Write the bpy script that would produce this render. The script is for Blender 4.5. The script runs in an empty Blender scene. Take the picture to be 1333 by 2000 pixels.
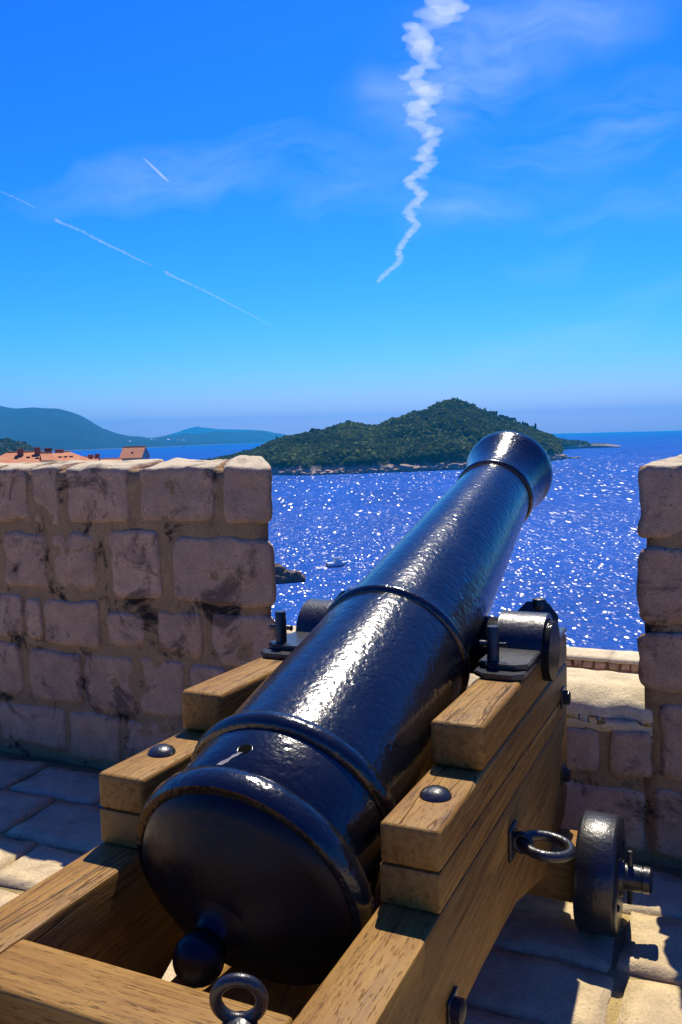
import bpy, bmesh, math, random
import numpy as np
from mathutils import Vector, Matrix, noise

random.seed(7); rng = np.random.default_rng(7)
sc = bpy.context.scene
COL = sc.collection
R = math.radians

# ------------------------------------------------------------------ camera
CAM_H = 1.55
PITCH, ROLL = 0.08959, -0.02509
FPX = 1630.0                                  # focal length, pixels of a 2000 px tall frame
fwd = Vector((0, math.cos(PITCH), -math.sin(PITCH)))
dn0 = Vector((0, -math.sin(PITCH), -math.cos(PITCH))); rt0 = Vector((1, 0, 0))
EX = math.cos(ROLL) * rt0 - math.sin(ROLL) * dn0
EY = math.sin(ROLL) * rt0 + math.cos(ROLL) * dn0
cam_d = bpy.data.cameras.new('camera'); cam = bpy.data.objects.new('camera', cam_d); COL.objects.link(cam)
m = Matrix((EX, -EY, -fwd)).transposed().to_4x4(); m.translation = (0, 0, CAM_H); cam.matrix_world = m
cam_d.sensor_width = 36; cam_d.lens = FPX / 2000 * 36
cam_d.clip_start = 0.05; cam_d.clip_end = 200000
sc.camera = cam

def ray(u, v):
    return fwd + EX * ((u - 666.5) / FPX) + EY * ((v - 1000) / FPX)
def at(u, v, dist):
    """the place `dist` metres away over the ground in that direction"""
    r = ray(u, v); k = dist / math.hypot(r.x, r.y)
    return Vector((0, 0, CAM_H)) + r * k
def at_z(u, v, z):
    r = ray(u, v); k = (z - CAM_H) / r.z
    return Vector((0, 0, CAM_H)) + r * k
def horizon_y(u): return 843.2 - 0.0251 * (u - 1078)

# ------------------------------------------------------------------ sun, sky, exposure
SUN_AZ, SUN_EL = R(11.4), R(59.5)
sd = Vector((math.sin(SUN_AZ) * math.cos(SUN_EL), math.cos(SUN_AZ) * math.cos(SUN_EL), math.sin(SUN_EL)))
sun_d = bpy.data.lights.new('sun', 'SUN'); sun_d.energy = 5.0; sun_d.angle = R(0.53); sun_d.color = (1.0, 0.90, 0.74)
sun = bpy.data.objects.new('sun', sun_d); COL.objects.link(sun)
sun.rotation_euler = sd.to_track_quat('Z', 'Y').to_euler(); sun.location = (0, 0, 60)
sc.view_settings.view_transform = 'Standard'; sc.view_settings.look = 'None'
sc.view_settings.exposure = 0.4; sc.view_settings.gamma = 1.0
sc.view_settings.use_curve_mapping = False

class NT:
    """small node-tree helper"""
    def __init__(s, tree): s.t = tree; s.n = tree.nodes; s.l = tree.links
    def node(s, typ, **kw):
        nd = s.n.new(typ)
        for k, v in kw.items(): setattr(nd, k, v)
        return nd
    def put(s, sock, v):
        if v is None: return
        if isinstance(v, bpy.types.NodeSocket): s.l.new(v, sock)
        else:
            if sock.type == 'RGBA' and len(v) == 3: v = (*v, 1)
            sock.default_value = v
    def math(s, op, a, b=None, clamp=False):
        nd = s.node('ShaderNodeMath', operation=op, use_clamp=clamp)
        s.put(nd.inputs[0], a); s.put(nd.inputs[1], b); return nd.outputs[0]
    def vmath(s, op, a, b=None, scale=None):
        nd = s.node('ShaderNodeVectorMath', operation=op)
        s.put(nd.inputs[0], a); s.put(nd.inputs[1], b)
        if scale is not None: s.put(nd.inputs['Scale'], scale)
        return nd.outputs['Value'] if op in ('DOT_PRODUCT', 'LENGTH', 'DISTANCE') else nd.outputs[0]
    def noise(s, vec, scale, detail=4, rough=.55, dist=0.0, col=False):
        nd = s.node('ShaderNodeTexNoise'); s.put(nd.inputs['Vector'], vec)
        nd.inputs['Scale'].default_value = scale; nd.inputs['Detail'].default_value = detail
        nd.inputs['Roughness'].default_value = rough; nd.inputs['Distortion'].default_value = dist
        return nd.outputs[1 if col else 0]
    def voronoi(s, vec, scale, feature='F1', out='Distance', rand=1.0):
        nd = s.node('ShaderNodeTexVoronoi', feature=feature); s.put(nd.inputs['Vector'], vec)
        nd.inputs['Scale'].default_value = scale; nd.inputs['Randomness'].default_value = rand
        return nd.outputs[out]
    def ramp(s, fac, stops, interp='LINEAR'):
        nd = s.node('ShaderNodeValToRGB'); s.put(nd.inputs[0], fac); cr = nd.color_ramp; cr.interpolation = interp
        while len(cr.elements) < len(stops): cr.elements.new(0.5)
        for e, (p, c) in zip(cr.elements, stops):
            e.position = p; e.color = (c, c, c, 1) if not hasattr(c, '__len__') else (*c, 1)
        return nd.outputs[0]
    def mix(s, fac, a, b, mode='MIX'):
        nd = s.node('ShaderNodeMix', data_type='RGBA', blend_type=mode)
        s.put(nd.inputs[0], fac); s.put(nd.inputs[6], a); s.put(nd.inputs[7], b); return nd.outputs[2]
    def mapping(s, vec, scale=(1, 1, 1), rot=(0, 0, 0), loc=(0, 0, 0)):
        nd = s.node('ShaderNodeMapping'); s.put(nd.inputs[0], vec)
        nd.inputs['Scale'].default_value = scale; nd.inputs['Rotation'].default_value = rot; nd.inputs['Location'].default_value = loc
        return nd.outputs[0]
    def bump(s, height, strength=.5, dist=.01, normal=None):
        nd = s.node('ShaderNodeBump'); s.put(nd.inputs['Height'], height)
        nd.inputs['Strength'].default_value = strength; nd.inputs['Distance'].default_value = dist
        if normal is not None: s.put(nd.inputs['Normal'], normal)
        return nd.outputs[0]

# ---- world: physical sky, richer blue, thin cirrus drawn by direction
world = bpy.data.worlds.new('World'); sc.world = world; world.use_nodes = True
w = NT(world.node_tree); w.n.clear()
sky = w.node('ShaderNodeTexSky', sky_type='NISHITA'); sky.sun_disc = False
sky.sun_elevation = SUN_EL; sky.sun_rotation = SUN_AZ; sky.altitude = 40
sky.air_density = 1.0; sky.dust_density = 0.35; sky.ozone_density = 3.5
sp_ = w.node('ShaderNodeSeparateColor'); w.l.new(sky.outputs[0], sp_.inputs[0])
cb_ = w.node('ShaderNodeCombineColor')          # deep summer-noon blue: channel response of the physical sky
for i_, (k_, p_) in enumerate(((.0025, 4.0), (.172, 1.8), (1.32, 1.0))):
    ch_ = w.math('MULTIPLY', w.math('POWER', sp_.outputs[i_], p_), k_)
    if i_ == 0: ch_ = w.math('ADD', ch_, w.math('MULTIPLY', sp_.outputs[0], .04))
    w.l.new(ch_, cb_.inputs[i_])
SKYC = cb_.outputs[0]
tc = w.node('ShaderNodeTexCoord'); sep = w.node('ShaderNodeSeparateXYZ'); w.l.new(tc.outputs['Generated'], sep.inputs[0])
yy = w.math('MAXIMUM', sep.outputs[1], 0.05)
su = w.math('DIVIDE', sep.outputs[0], yy); sv = w.math('DIVIDE', sep.outputs[2], yy)
comb = w.node('ShaderNodeCombineXYZ'); w.l.new(su, comb.inputs[0]); w.l.new(sv, comb.inputs[1]); SUV = comb.outputs[0]
def uv_of(u, v):
    r = ray(u, v); return r.x / r.y, r.z / r.y
warp = w.vmath('SCALE', w.vmath('SUBTRACT', w.noise(SUV, 7, 2, .6, col=True), (.5, .5, .5)), scale=.10)
SW = w.vmath('ADD', SUV, warp)
WN = {}
def wisps(ang, sx, sy, seed, lo, hi):            # three shared streak fields, by slant
    key = 0 if ang < R(9) else (1 if ang < R(20) else 2)
    if key not in WN:
        v = w.mapping(SW, ((6, 24, 1), (4.5, 24, 1), (4.5, 14, 1))[key], (0, 0, (-R(5), -R(15), -R(28))[key]), (1.3 + key * 3.1, .7 * key, 0))
        WN[key] = w.noise(v, 1.0, 5, .64)
    return w.ramp(WN[key], [(lo, 0.0), (hi, 1.0)])
def blob(u, v, rx, ry, ang):
    cx, cy = uv_of(u, v)
    # rotate about the centre, soft elliptical fall-off
    off = w.vmath('SUBTRACT', SW, (cx, cy, 0))
    vv = w.mapping(off, (1, 1, 1), (0, 0, -ang))
    vv = w.vmath('MULTIPLY', vv, (FPX / rx, FPX / ry, 0))
    d = w.vmath('LENGTH', vv)
    return w.ramp(d, [(0.0, 1.0), (0.45, .55), (1.0, 0.0)])
fields = []
for (u, v, rx, ry, ang, sx, sy, lo, hi, k, seed) in [
        (350, 340, 330, 70, R(8), 5, 22, .30, .75, .42, 1.3),
        (660, 350, 200, 80, R(5), 6, 24, .34, .78, .30, 5.1),
        (900, 400, 170, 60, R(0), 7, 26, .34, .75, .34, 2.2),
        (1010, 60, 420, 150, R(24), 4, 15, .36, .80, .42, 3.4),
        (870, 160, 190, 150, R(35), 5, 14, .36, .80, .34, 8.8),
        (1190, 260, 340, 110, R(12), 4, 20, .38, .82, .30, 6.6),
        (1120, 650, 380, 45, R(17), 4, 30, .34, .76, .30, 4.2),
        (1250, 410, 260, 60, R(10), 4, 26, .40, .82, .22, 7.7),
        (1080, 520, 170, 40, R(17), 5, 28, .40, .80, .18, 9.3)]:
    f = w.math('MULTIPLY', blob(u, v, rx, ry, ang), wisps(ang, sx, sy, seed, lo, hi))
    fields.append(w.math('MULTIPLY', f, k))
tot = fields[0]
for f in fields[1:]: tot = w.math('ADD', tot, f)
tot = w.math('MINIMUM', tot, .8)
cl = w.mix(tot, SKYC, (5.6, 6.7, 8.2))
bg = w.node('ShaderNodeBackground'); w.l.new(cl, bg.inputs[0]); bg.inputs[1].default_value = 0.10
wo = w.node('ShaderNodeOutputWorld'); w.l.new(bg.outputs[0], wo.inputs[0])

# ------------------------------------------------------------------ frame of the gun and the wall
PSI = 0.418
def G(X, Y, Z): return Vector((X * math.cos(PSI) + Y * math.sin(PSI), -X * math.sin(PSI) + Y * math.cos(PSI), Z))
def Gnp(P):
    P = np.asarray(P, float); c, s = math.cos(PSI), math.sin(PSI)
    return np.stack([P[..., 0] * c + P[..., 1] * s, -P[..., 0] * s + P[..., 1] * c, P[..., 2]], -1)

# ------------------------------------------------------------------ mesh helpers
def link(name, me, mat=None, parent=None):
    o = bpy.data.objects.new(name, me); COL.objects.link(o)
    if mat is not None and me is not None: me.materials.append(mat)
    if parent is not None: o.parent = parent
    return o
def bm_obj(name, bm, mat, parent=None, smooth=True, recalc=True):
    if recalc: bmesh.ops.recalc_face_normals(bm, faces=bm.faces[:])
    me = bpy.data.meshes.new(name); bm.to_mesh(me); bm.free()
    for p in me.polygons: p.use_smooth = smooth
    return link(name, me, mat, parent)
def np_mesh(name, verts, faces, smooth=True):
    me = bpy.data.meshes.new(name); me.from_pydata(np.asarray(verts).tolist(), [], faces)
    if smooth: me.polygons.foreach_set('use_smooth', [True] * len(me.polygons))
    me.update(); return me
def empty(name, loc=(0, 0, 0), rz=0.0):
    o = bpy.data.objects.new(name, None); COL.objects.link(o); o.location = loc; o.rotation_euler = (0, 0, rz)
    o.empty_display_size = .2; return o
def tag(o, label, cat, group=None, kind=None):
    o['label'] = label
    if cat: o['category'] = cat
    if group: o['group'] = group
    if kind: o['kind'] = kind
    return o
def auto_smooth(o, ang=35):
    me = o.data; bm = bmesh.new(); bm.from_mesh(me)
    for e in bm.edges:
        if len(e.link_faces) == 2 and e.calc_face_angle(0) > R(ang): e.smooth = False
    bm.to_mesh(me); bm.free()

def prism(poly, x0, x1, bevel=.008, seg=2, jitter=0.0):
    """extrude a (y,z) polygon along x"""
    bm = bmesh.new()
    a = [bm.verts.new((x0, y, z)) for y, z in poly]; b = [bm.verts.new((x1, y, z)) for y, z in poly]
    bm.faces.new(a[::-1]); bm.faces.new(b); n = len(poly)
    for i in range(n): bm.faces.new((a[i], a[(i + 1) % n], b[(i + 1) % n], b[i]))
    bmesh.ops.recalc_face_normals(bm, faces=bm.faces[:])
    if bevel: bmesh.ops.bevel(bm, geom=bm.edges[:], offset=bevel, segments=seg, affect='EDGES', profile=.5, clamp_overlap=True)
    return bm
def add_box(bm, lo, hi, bevel=0.0, seg=2, mat4=None):
    r = bmesh.ops.create_cube(bm, size=1); vs = r['verts']
    for v in vs: v.co = Vector([lo[i] + (v.co[i] + .5) * (hi[i] - lo[i]) for i in range(3)])
    if bevel:
        es = list({e for v in vs for e in v.link_edges})
        rr = bmesh.ops.bevel(bm, geom=es, offset=bevel, segments=seg, affect='EDGES', profile=.5)
        vs = rr['verts'] if rr['verts'] else vs
    if mat4 is not None: bmesh.ops.transform(bm, matrix=mat4, verts=[v for v in vs if v.is_valid])
    return bm
def lathe(prof, seg=64, axis='Y'):
    """prof: (s, r) along the axis; closed where r = 0"""
    V = []; F = []; idx = []
    for s, r in prof:
        if r <= 1e-6: idx.append([len(V)]); V.append((0, s, 0))
        else:
            base = len(V); idx.append(list(range(base, base + seg)))
            for k in range(seg):
                t = 2 * math.pi * k / seg; V.append((r * math.cos(t), s, r * math.sin(t)))
    for a, b in zip(idx[:-1], idx[1:]):
        for k in range(seg):
            k2 = (k + 1) % seg
            if len(a) == 1 and len(b) == 1: continue
            if len(a) == 1: F.append((a[0], b[k], b[k2]))
            elif len(b) == 1: F.append((a[k], b[0], a[k2]))
            else: F.append((a[k], b[k], b[k2], a[k2]))
    V = np.array(V, float)
    if axis == 'X': V = V[:, [1, 0, 2]]
    if axis == 'Z': V = V[:, [0, 2, 1]]
    bm = bmesh.new(); vs = [bm.verts.new(v) for v in V]
    for f in F: bm.faces.new([vs[i] for i in f])
    bmesh.ops.recalc_face_normals(bm, faces=bm.faces[:])
    return bm
def lathe_obj(name, prof, mat, parent, seg=64, axis='Y', loc=(0, 0, 0), ang=40):
    o = bm_obj(name, lathe(prof, seg, axis), mat, parent); auto_smooth(o, ang); o.location = loc; return o
def torus_bm(Rm, r, axis='Z', n=36, k=12):
    V = []; F = []
    for i in range(n):
        a = 2 * math.pi * i / n
        for j in range(k):
            b = 2 * math.pi * j / k
            p = ((Rm + r * math.cos(b)) * math.cos(a), (Rm + r * math.cos(b)) * math.sin(a), r * math.sin(b))
            V.append(p if axis == 'Z' else ((p[0], p[2], p[1]) if axis == 'Y' else (p[2], p[0], p[1])))
    bm = bmesh.new(); vs = [bm.verts.new(v) for v in V]
    for i in range(n):
        for j in range(k):
            bm.faces.new((vs[i * k + j], vs[((i + 1) % n) * k + j], vs[((i + 1) % n) * k + (j + 1) % k], vs[i * k + (j + 1) % k]))
    return bm

def nz(p, s, off=0.0):
    return noise.noise(Vector((p[0] * s + off, p[1] * s - off * .7, p[2] * s + off * 1.3)))
def rock_box(lo, hi, res=.05, rnd=.02, amp=.01, fs=6.0, seed=0.0, chip=0.0):
    """a worn block: rounded, lumpy, subdivided box, as (verts, faces)"""
    lo = np.array(lo, float); hi = np.array(hi, float); d = hi - lo
    n = [max(1, int(round(x / res))) for x in d]
    V = {}; verts = []; faces = []
    def vid(i, j, k):
        key = (i, j, k)
        if key not in V: V[key] = len(verts); verts.append((i / n[0], j / n[1], k / n[2]))
        return V[key]
    for i in range(n[0]):
        for j in range(n[1]):
            faces.append((vid(i, j, 0), vid(i, j + 1, 0), vid(i + 1, j + 1, 0), vid(i + 1, j, 0)))
            faces.append((vid(i, j, n[2]), vid(i + 1, j, n[2]), vid(i + 1, j + 1, n[2]), vid(i, j + 1, n[2])))
    for i in range(n[0]):
        for k in range(n[2]):
            faces.append((vid(i, 0, k), vid(i + 1, 0, k), vid(i + 1, 0, k + 1), vid(i, 0, k + 1)))
            faces.append((vid(i, n[1], k), vid(i, n[1], k + 1), vid(i + 1, n[1], k + 1), vid(i + 1, n[1], k)))
    for j in range(n[1]):
        for k in range(n[2]):
            faces.append((vid(0, j, k), vid(0, j, k + 1), vid(0, j + 1, k + 1), vid(0, j + 1, k)))
            faces.append((vid(n[0], j, k), vid(n[0], j + 1, k), vid(n[0], j + 1, k + 1), vid(n[0], j, k + 1)))
    P = lo + np.array(verts) * d
    r = min(rnd, d.min() * .49)
    q = np.clip(P, lo + r, hi - r); v = P - q; L = np.linalg.norm(v, axis=1, keepdims=True)
    P = np.where(L > 1e-9, q + v / np.maximum(L, 1e-9) * r, P)
    out = []
    for p in P:
        dv = Vector((nz(p, fs, seed), nz(p, fs, seed + 31), nz(p, fs, seed + 67))) * amp
        dv += Vector((nz(p, fs * 3.3, seed + 9), nz(p, fs * 3.3, seed + 41), nz(p, fs * 3.3, seed + 77))) * amp * .45
        if chip:
            c = max(0.0, nz(p, fs * .9, seed + 5) - .18) * chip
            dv += Vector((0, 1, 0)) * c
        out.append(Vector(p) + dv)
    return [tuple(p) for p in out], faces

# ------------------------------------------------------------------ materials
def material(name):
    mt = bpy.data.materials.new(name); mt.use_nodes = True
    t = NT(mt.node_tree); t.n.clear(); out = t.node('ShaderNodeOutputMaterial')
    b = t.node('ShaderNodeBsdfPrincipled'); t.l.new(b.outputs[0], out.inputs[0])
    t.out = out; t.b = b; return mt, t
def stone_material(name, warm, cool, dark, stain=.5, bump=.6, rand=.25, gloss=.85, lit_top=False):
    mt, t = material(name)
    P = t.node('ShaderNodeNewGeometry').outputs['Position']
    oi = t.node('ShaderNodeObjectInfo').outputs['Random']
    big = t.noise(P, 2.6, 3, .6); mid = t.noise(P, 13, 5, .66); fine = t.noise(P, 120, 3, .75)
    c = t.mix(t.ramp(t.math('ADD', t.math('MULTIPLY', big, .7), t.math('MULTIPLY', oi, .3 if rand else 0.0)), [(.32, 0), (.68, 1)]), warm, cool)
    if rand: c = t.mix(t.math('MULTIPLY', t.ramp(oi, [(.4, 0), (.9, 1)]), rand), c, tuple(min(.8, x * 1.45) for x in warm))
    v = t.math('ADD', .52, t.math('MULTIPLY', mid, .96)); c = t.mix(1.0, c, v, 'MULTIPLY')
    v2 = t.math('ADD', .50, t.math('MULTIPLY', fine, 1.0)); c = t.mix(1.0, c, v2, 'MULTIPLY')
    if lit_top:                                    # sunlit cream painted into the colour of upward faces
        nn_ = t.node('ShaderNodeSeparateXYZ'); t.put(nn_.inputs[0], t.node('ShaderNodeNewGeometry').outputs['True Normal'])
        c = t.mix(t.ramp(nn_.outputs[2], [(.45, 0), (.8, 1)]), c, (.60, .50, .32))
    # soot and lichen stains with shapes of their own
    sm = t.ramp(t.noise(P, 4.6, 6, .72, .6), [(.54, 0), (.63, 1)])
    c = t.mix(t.math('MULTIPLY', sm, stain), c, dark)
    pits = t.math('MULTIPLY', t.ramp(t.voronoi(P, 52), [(.0, 1), (.20, 0)]), t.ramp(mid, [(.50, 0), (.62, 1)]))
    c = t.mix(t.math('MULTIPLY', pits, .8), c, tuple(x * .25 for x in dark))
    t.put(t.b.inputs['Base Color'], c); t.b.inputs['Roughness'].default_value = gloss
    t.b.inputs['Specular IOR Level'].default_value = .25
    hgt = t.math('ADD', t.math('MULTIPLY', mid, .8), t.math('SUBTRACT', t.math('MULTIPLY', fine, .30), t.math('MULTIPLY', pits, .6)))
    t.put(t.b.inputs['Normal'], t.bump(hgt, bump, .022))
    return mt
M_stone = stone_material('weathered_limestone', (.50, .315, .175), (.38, .26, .165), (.06, .045, .034), .72, 1.0, .4, lit_top=True)
M_mortar = stone_material('old_mortar', (.35, .225, .10), (.23, .155, .095), (.022, .017, .013), 1.0, 1.0, 0)
M_pave = stone_material('paving_limestone', (.56, .43, .23), (.47, .37, .22), (.25, .19, .11), .45, .6, .3, .7)
M_pavejoint = stone_material('paving_mortar', (.36, .27, .11), (.28, .21, .09), (.12, .09, .045), .5, .8, 0)
def terrace_material():
    mt = M_pavejoint.copy(); mt.name = 'terrace_paving'; t = NT(mt.node_tree); b = [n for n in t.n if n.type == 'BSDF_PRINCIPLED'][0]
    P = t.node('ShaderNodeTexCoord').outputs['Object']
    br = t.node('ShaderNodeTexBrick'); t.put(br.inputs['Vector'], P); br.inputs['Scale'].default_value = 1.0
    br.inputs['Brick Width'].default_value = .46; br.inputs['Row Height'].default_value = .34; br.inputs['Mortar Size'].default_value = .014
    br.inputs['Color1'].default_value = (.56, .43, .23, 1); br.inputs['Color2'].default_value = (.48, .38, .22, 1); br.inputs['Mortar'].default_value = (.30, .22, .09, 1)
    sp = t.node('ShaderNodeSeparateXYZ'); t.put(sp.inputs[0], P)
    near = t.math('MULTIPLY', t.math('MULTIPLY', t.math('GREATER_THAN', sp.outputs[1], .4), t.math('GREATER_THAN', sp.outputs[0], -4.5)), t.math('LESS_THAN', sp.outputs[0], 1.95))
    old = b.inputs['Base Color'].links[0].from_socket
    t.put(b.inputs['Base Color'], t.mix(near, br.outputs[0], old)); return mt
M_terr = terrace_material()
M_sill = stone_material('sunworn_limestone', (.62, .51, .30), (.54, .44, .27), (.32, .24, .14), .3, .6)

def wood_material():
    mt, t = material('oiled_oak')
    tcn = t.node('ShaderNodeTexCoord'); P = tcn.outputs['Object']
    oi = t.node('ShaderNodeObjectInfo').outputs['Random']
    off = t.node('ShaderNodeCombineXYZ'); t.put(off.inputs[0], t.math('MULTIPLY', oi, 7.0)); t.put(off.inputs[1], t.math('MULTIPLY', oi, 13.0))
    P = t.vmath('ADD', P, off.outputs[0])
    return mt, t, P, oi
def make_wood(name, along):
    mt, t, P, oi = wood_material(); mt.name = name
    st = {'Y': (1, .045, 1), 'X': (.045, 1, 1)}[along]
    Q = t.mapping(P, st)
    wob = t.vmath('SCALE', t.vmath('SUBTRACT', t.noise(t.mapping(P, tuple(.25 if s < .5 else 1 for s in st)), 5, 2, col=True), (.5,) * 3), scale=.02)
    Q = t.vmath('ADD', Q, wob)
    grain = t.noise(Q, 95, 6, .65); broad = t.noise(Q, 16, 4, .6); blot = t.noise(P, 5, 4, .6)
    c = t.ramp(grain, [(.30, (.10, .042, .008)), (.48, (.275, .138, .025)), (.72, (.37, .21, .044))])
    c = t.mix(t.ramp(broad, [(.35, .35), (.60, 0)]), c, (.14, .055, .011))
    c = t.mix(t.ramp(blot, [(.45, 0), (.75, .5)]), c, (.31, .185, .042))
    # drying cracks
    cq = t.mapping(P, tuple(.35 * q if q < .5 else 1 for q in st))
    crn = t.math('ABSOLUTE', t.math('SUBTRACT', t.noise(cq, 34, 1.5, .5), .5))
    crm = t.math('MULTIPLY', t.ramp(crn, [(.0, 1), (.014, 0)]), t.ramp(t.noise(t.mapping(P, tuple(.2 if q < .5 else 1 for q in st)), 7, 2), [(.50, 0), (.58, 1)]))
    onn = t.node('ShaderNodeSeparateXYZ'); t.put(onn.inputs[0], t.node('ShaderNodeTexCoord').outputs['Normal'])
    crm = t.math('MULTIPLY', crm, t.math('SUBTRACT', 1.0, t.math('ABSOLUTE', onn.outputs[{'Y': 1, 'X': 0}[along]]), True))
    hair = t.ramp(t.noise(t.mapping(Q, tuple(2.2 if q < .5 else 1 for q in st)), 290, 2, .6), [(.31, 1), (.41, 0)])
    hair = t.math('MULTIPLY', hair, t.math('SUBTRACT', 1.0, t.math('ABSOLUTE', onn.outputs[{'Y': 1, 'X': 0}[along]]), True))
    c = t.mix(t.math('MULTIPLY', crm, .9), c, (.012, .007, .004))
    c = t.mix(t.math('MULTIPLY', hair, .65), c, (.03, .013, .004))
    t.put(t.b.inputs['Base Color'], c)
    rgh = t.math('ADD', .42, t.math('MULTIPLY', grain, .26)); t.put(t.b.inputs['Roughness'], rgh); t.b.inputs['Specular IOR Level'].default_value = .22
    hgt = t.math('SUBTRACT', t.math('MULTIPLY', grain, .5), t.math('ADD', t.math('MULTIPLY', crm, 1.2), t.math('MULTIPLY', hair, .5)))
    t.put(t.b.inputs['Normal'], t.bump(hgt, .55, .004))
    return mt
M_wood = make_wood('oiled_oak_lengthwise', 'Y'); M_woodx = make_wood('oiled_oak_crosswise', 'X')

def iron_material(name, base, rough, bscale, bstr, bdist, cast=True):
    mt, t = material(name)
    P = t.node('ShaderNodeTexCoord').outputs['Object']
    n1 = t.noise(P, bscale, 3, .55); n2 = t.noise(P, bscale * 3.1, 3, .6); n3 = t.noise(P, 7, 4, .6); v = t.voronoi(P, bscale * 1.1, 'SMOOTH_F1')
    c = t.mix(t.ramp(n3, [(.4, 0), (.8, 1)]), base, tuple(x * 2.2 for x in base))
    t.put(t.b.inputs['Base Color'], c)
    t.put(t.b.inputs['Roughness'], t.math('ADD', rough, t.math('MULTIPLY', n3, .14)))
    t.b.inputs['Specular IOR Level'].default_value = .5; t.b.inputs['Coat Weight'].default_value = .35 if cast else .2; t.b.inputs['Coat Roughness'].default_value = .10; t.put(t.b.inputs['Coat Normal'], None)
    hgt = t.math('ADD', t.math('MULTIPLY', n1, 1.0), t.math('MULTIPLY', n2, .28))
    if cast: hgt = t.math('SUBTRACT', hgt, t.math('MULTIPLY', t.ramp(v, [(.05, 1), (.35, 0)]), .35))
    nb = t.bump(hgt, bstr, bdist); t.put(t.b.inputs['Normal'], nb); t.put(t.b.inputs['Coat Normal'], nb)
    return mt
M_gun = iron_material('black_painted_cast_iron', (.005, .006, .0075), .13, 42, .36, .0055)
M_iron = iron_material('black_painted_wrought_iron', (.010, .011, .013), .30, 70, .35, .005, False)
M_steel = iron_material('worn_iron_axle_end', (.16, .15, .14), .38, 60, .3, .004, False)
def plain(name, col, rough=.7, spec=.3, nscale=None, amt=.3, bump=0.0):
    mt, t = material(name)
    if nscale:
        P = t.node('ShaderNodeTexCoord').outputs['Object']; n = t.noise(P, nscale, 5, .6)
        c = t.mix(1.0, col, t.math('ADD', 1 - amt * .5, t.math('MULTIPLY', n, amt)), 'MULTIPLY'); t.put(t.b.inputs['Base Color'], c)
        if bump: t.put(t.b.inputs['Normal'], t.bump(n, bump, .05))
    else: t.b.inputs['Base Color'].default_value = (*col, 1)
    t.b.inputs['Roughness'].default_value = rough; t.b.inputs['Specular IOR Level'].default_value = spec
    return mt

# ================================================================== SETTING
SEA = -40.0
# ---- sea
def sea_material():
    mt, t = material('sea_water')
    P = t.node('ShaderNodeNewGeometry').outputs['Position']
    sp = t.node('ShaderNodeSeparateXYZ'); t.put(sp.inputs[0], P)
    big = t.noise(t.mapping(P, (1, .45, 1), (0, 0, .5)), .012, 5, .6)
    col = t.ramp(big, [(.3, (.0002, .058, .31)), (.7, (.0004, .080, .41))])
    df = t.node('ShaderNodeBsdfDiffuse'); t.put(df.inputs[0], col); rg = t.node('ShaderNodeBsdfGlossy'); rg.inputs['Roughness'].default_value = .25
    hgt = t.math('ADD', t.noise(t.mapping(P, (.5, 1, 1), (0, 0, .25)), .55, 5, .65), t.math('MULTIPLY', t.noise(P, .07, 4, .6), 4.0))
    nrm_ = t.bump(hgt, .75, 1.6); t.put(rg.inputs['Normal'], nrm_); t.put(df.inputs['Normal'], nrm_)
    body = t.node('ShaderNodeMixShader'); body.inputs[0].default_value = .02; t.l.new(df.outputs[0], body.inputs[1]); t.l.new(rg.outputs[0], body.inputs[2])
    # steep little wave facets that catch the sun
    def facets(cell, seed, spread):
        q = t.mapping(P, (1 / cell[0], 1 / cell[1], 0), (0, 0, .12), (seed, seed * 2.1, 0))
        q = t.vmath('ADD', q, t.vmath('SCALE', t.noise(q, 1.7, 2, col=True), scale=.9))
        c = t.voronoi(q, 1.0, 'F1', 'Color')
        s = t.vmath('SCALE', t.vmath('SUBTRACT', c, (.5, .5, .5)), scale=spread)
        gust = t.ramp(t.noise(t.mapping(P, (1, .5, 1), (0, 0, .3), (seed, 0, 0)), .016, 4, .6), [(.30, .78), (.70, 1.25)])
        s = t.vmath('MULTIPLY', t.vmath('SCALE', s, scale=gust), (1, 1, 0))
        return t.vmath('NORMALIZE', t.vmath('ADD', s, (0, 0, 1)))
    g1 = t.node('ShaderNodeBsdfGlossy'); g1.inputs['Roughness'].default_value = .24; g1.inputs['Color'].default_value = (1, .98, .95, 1)
    t.put(g1.inputs['Normal'], facets((.45, 1.2), 3.0, 1.2))
    g2 = t.node('ShaderNodeBsdfGlossy'); g2.inputs['Roughness'].default_value = .24; g2.inputs['Color'].default_value = (1, .97, .92, 1)
    t.put(g2.inputs['Normal'], facets((1.1, 6.0), 8.0, 1.2))
    far = t.node('ShaderNodeMapRange'); t.put(far.inputs[0], sp.outputs[1]); far.inputs[1].default_value = 260; far.inputs[2].default_value = 520
    gm = t.node('ShaderNodeMixShader'); t.put(gm.inputs[0], far.outputs[0]); t.l.new(g1.outputs[0], gm.inputs[1]); t.l.new(g2.outputs[0], gm.inputs[2])
    mx = t.node('ShaderNodeMixShader'); fv = t.node('ShaderNodeMapRange'); t.put(fv.inputs[0], sp.outputs[1]); fv.inputs[1].default_value = 250; fv.inputs[2].default_value = 1500; fv.inputs[3].default_value = .034; fv.inputs[4].default_value = .006; t.l.new(fv.outputs[0], mx.inputs[0])
    t.l.new(body.outputs[0], mx.inputs[1]); t.l.new(gm.outputs[0], mx.inputs[2]); t.l.new(mx.outputs[0], t.out.inputs[0])
    return mt
SEA_R = 18000
bm = bmesh.new(); rings = [0, 30, 80, 200, 500, 1200, 3000, 8000, SEA_R]; NS = 96; prev = None
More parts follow.
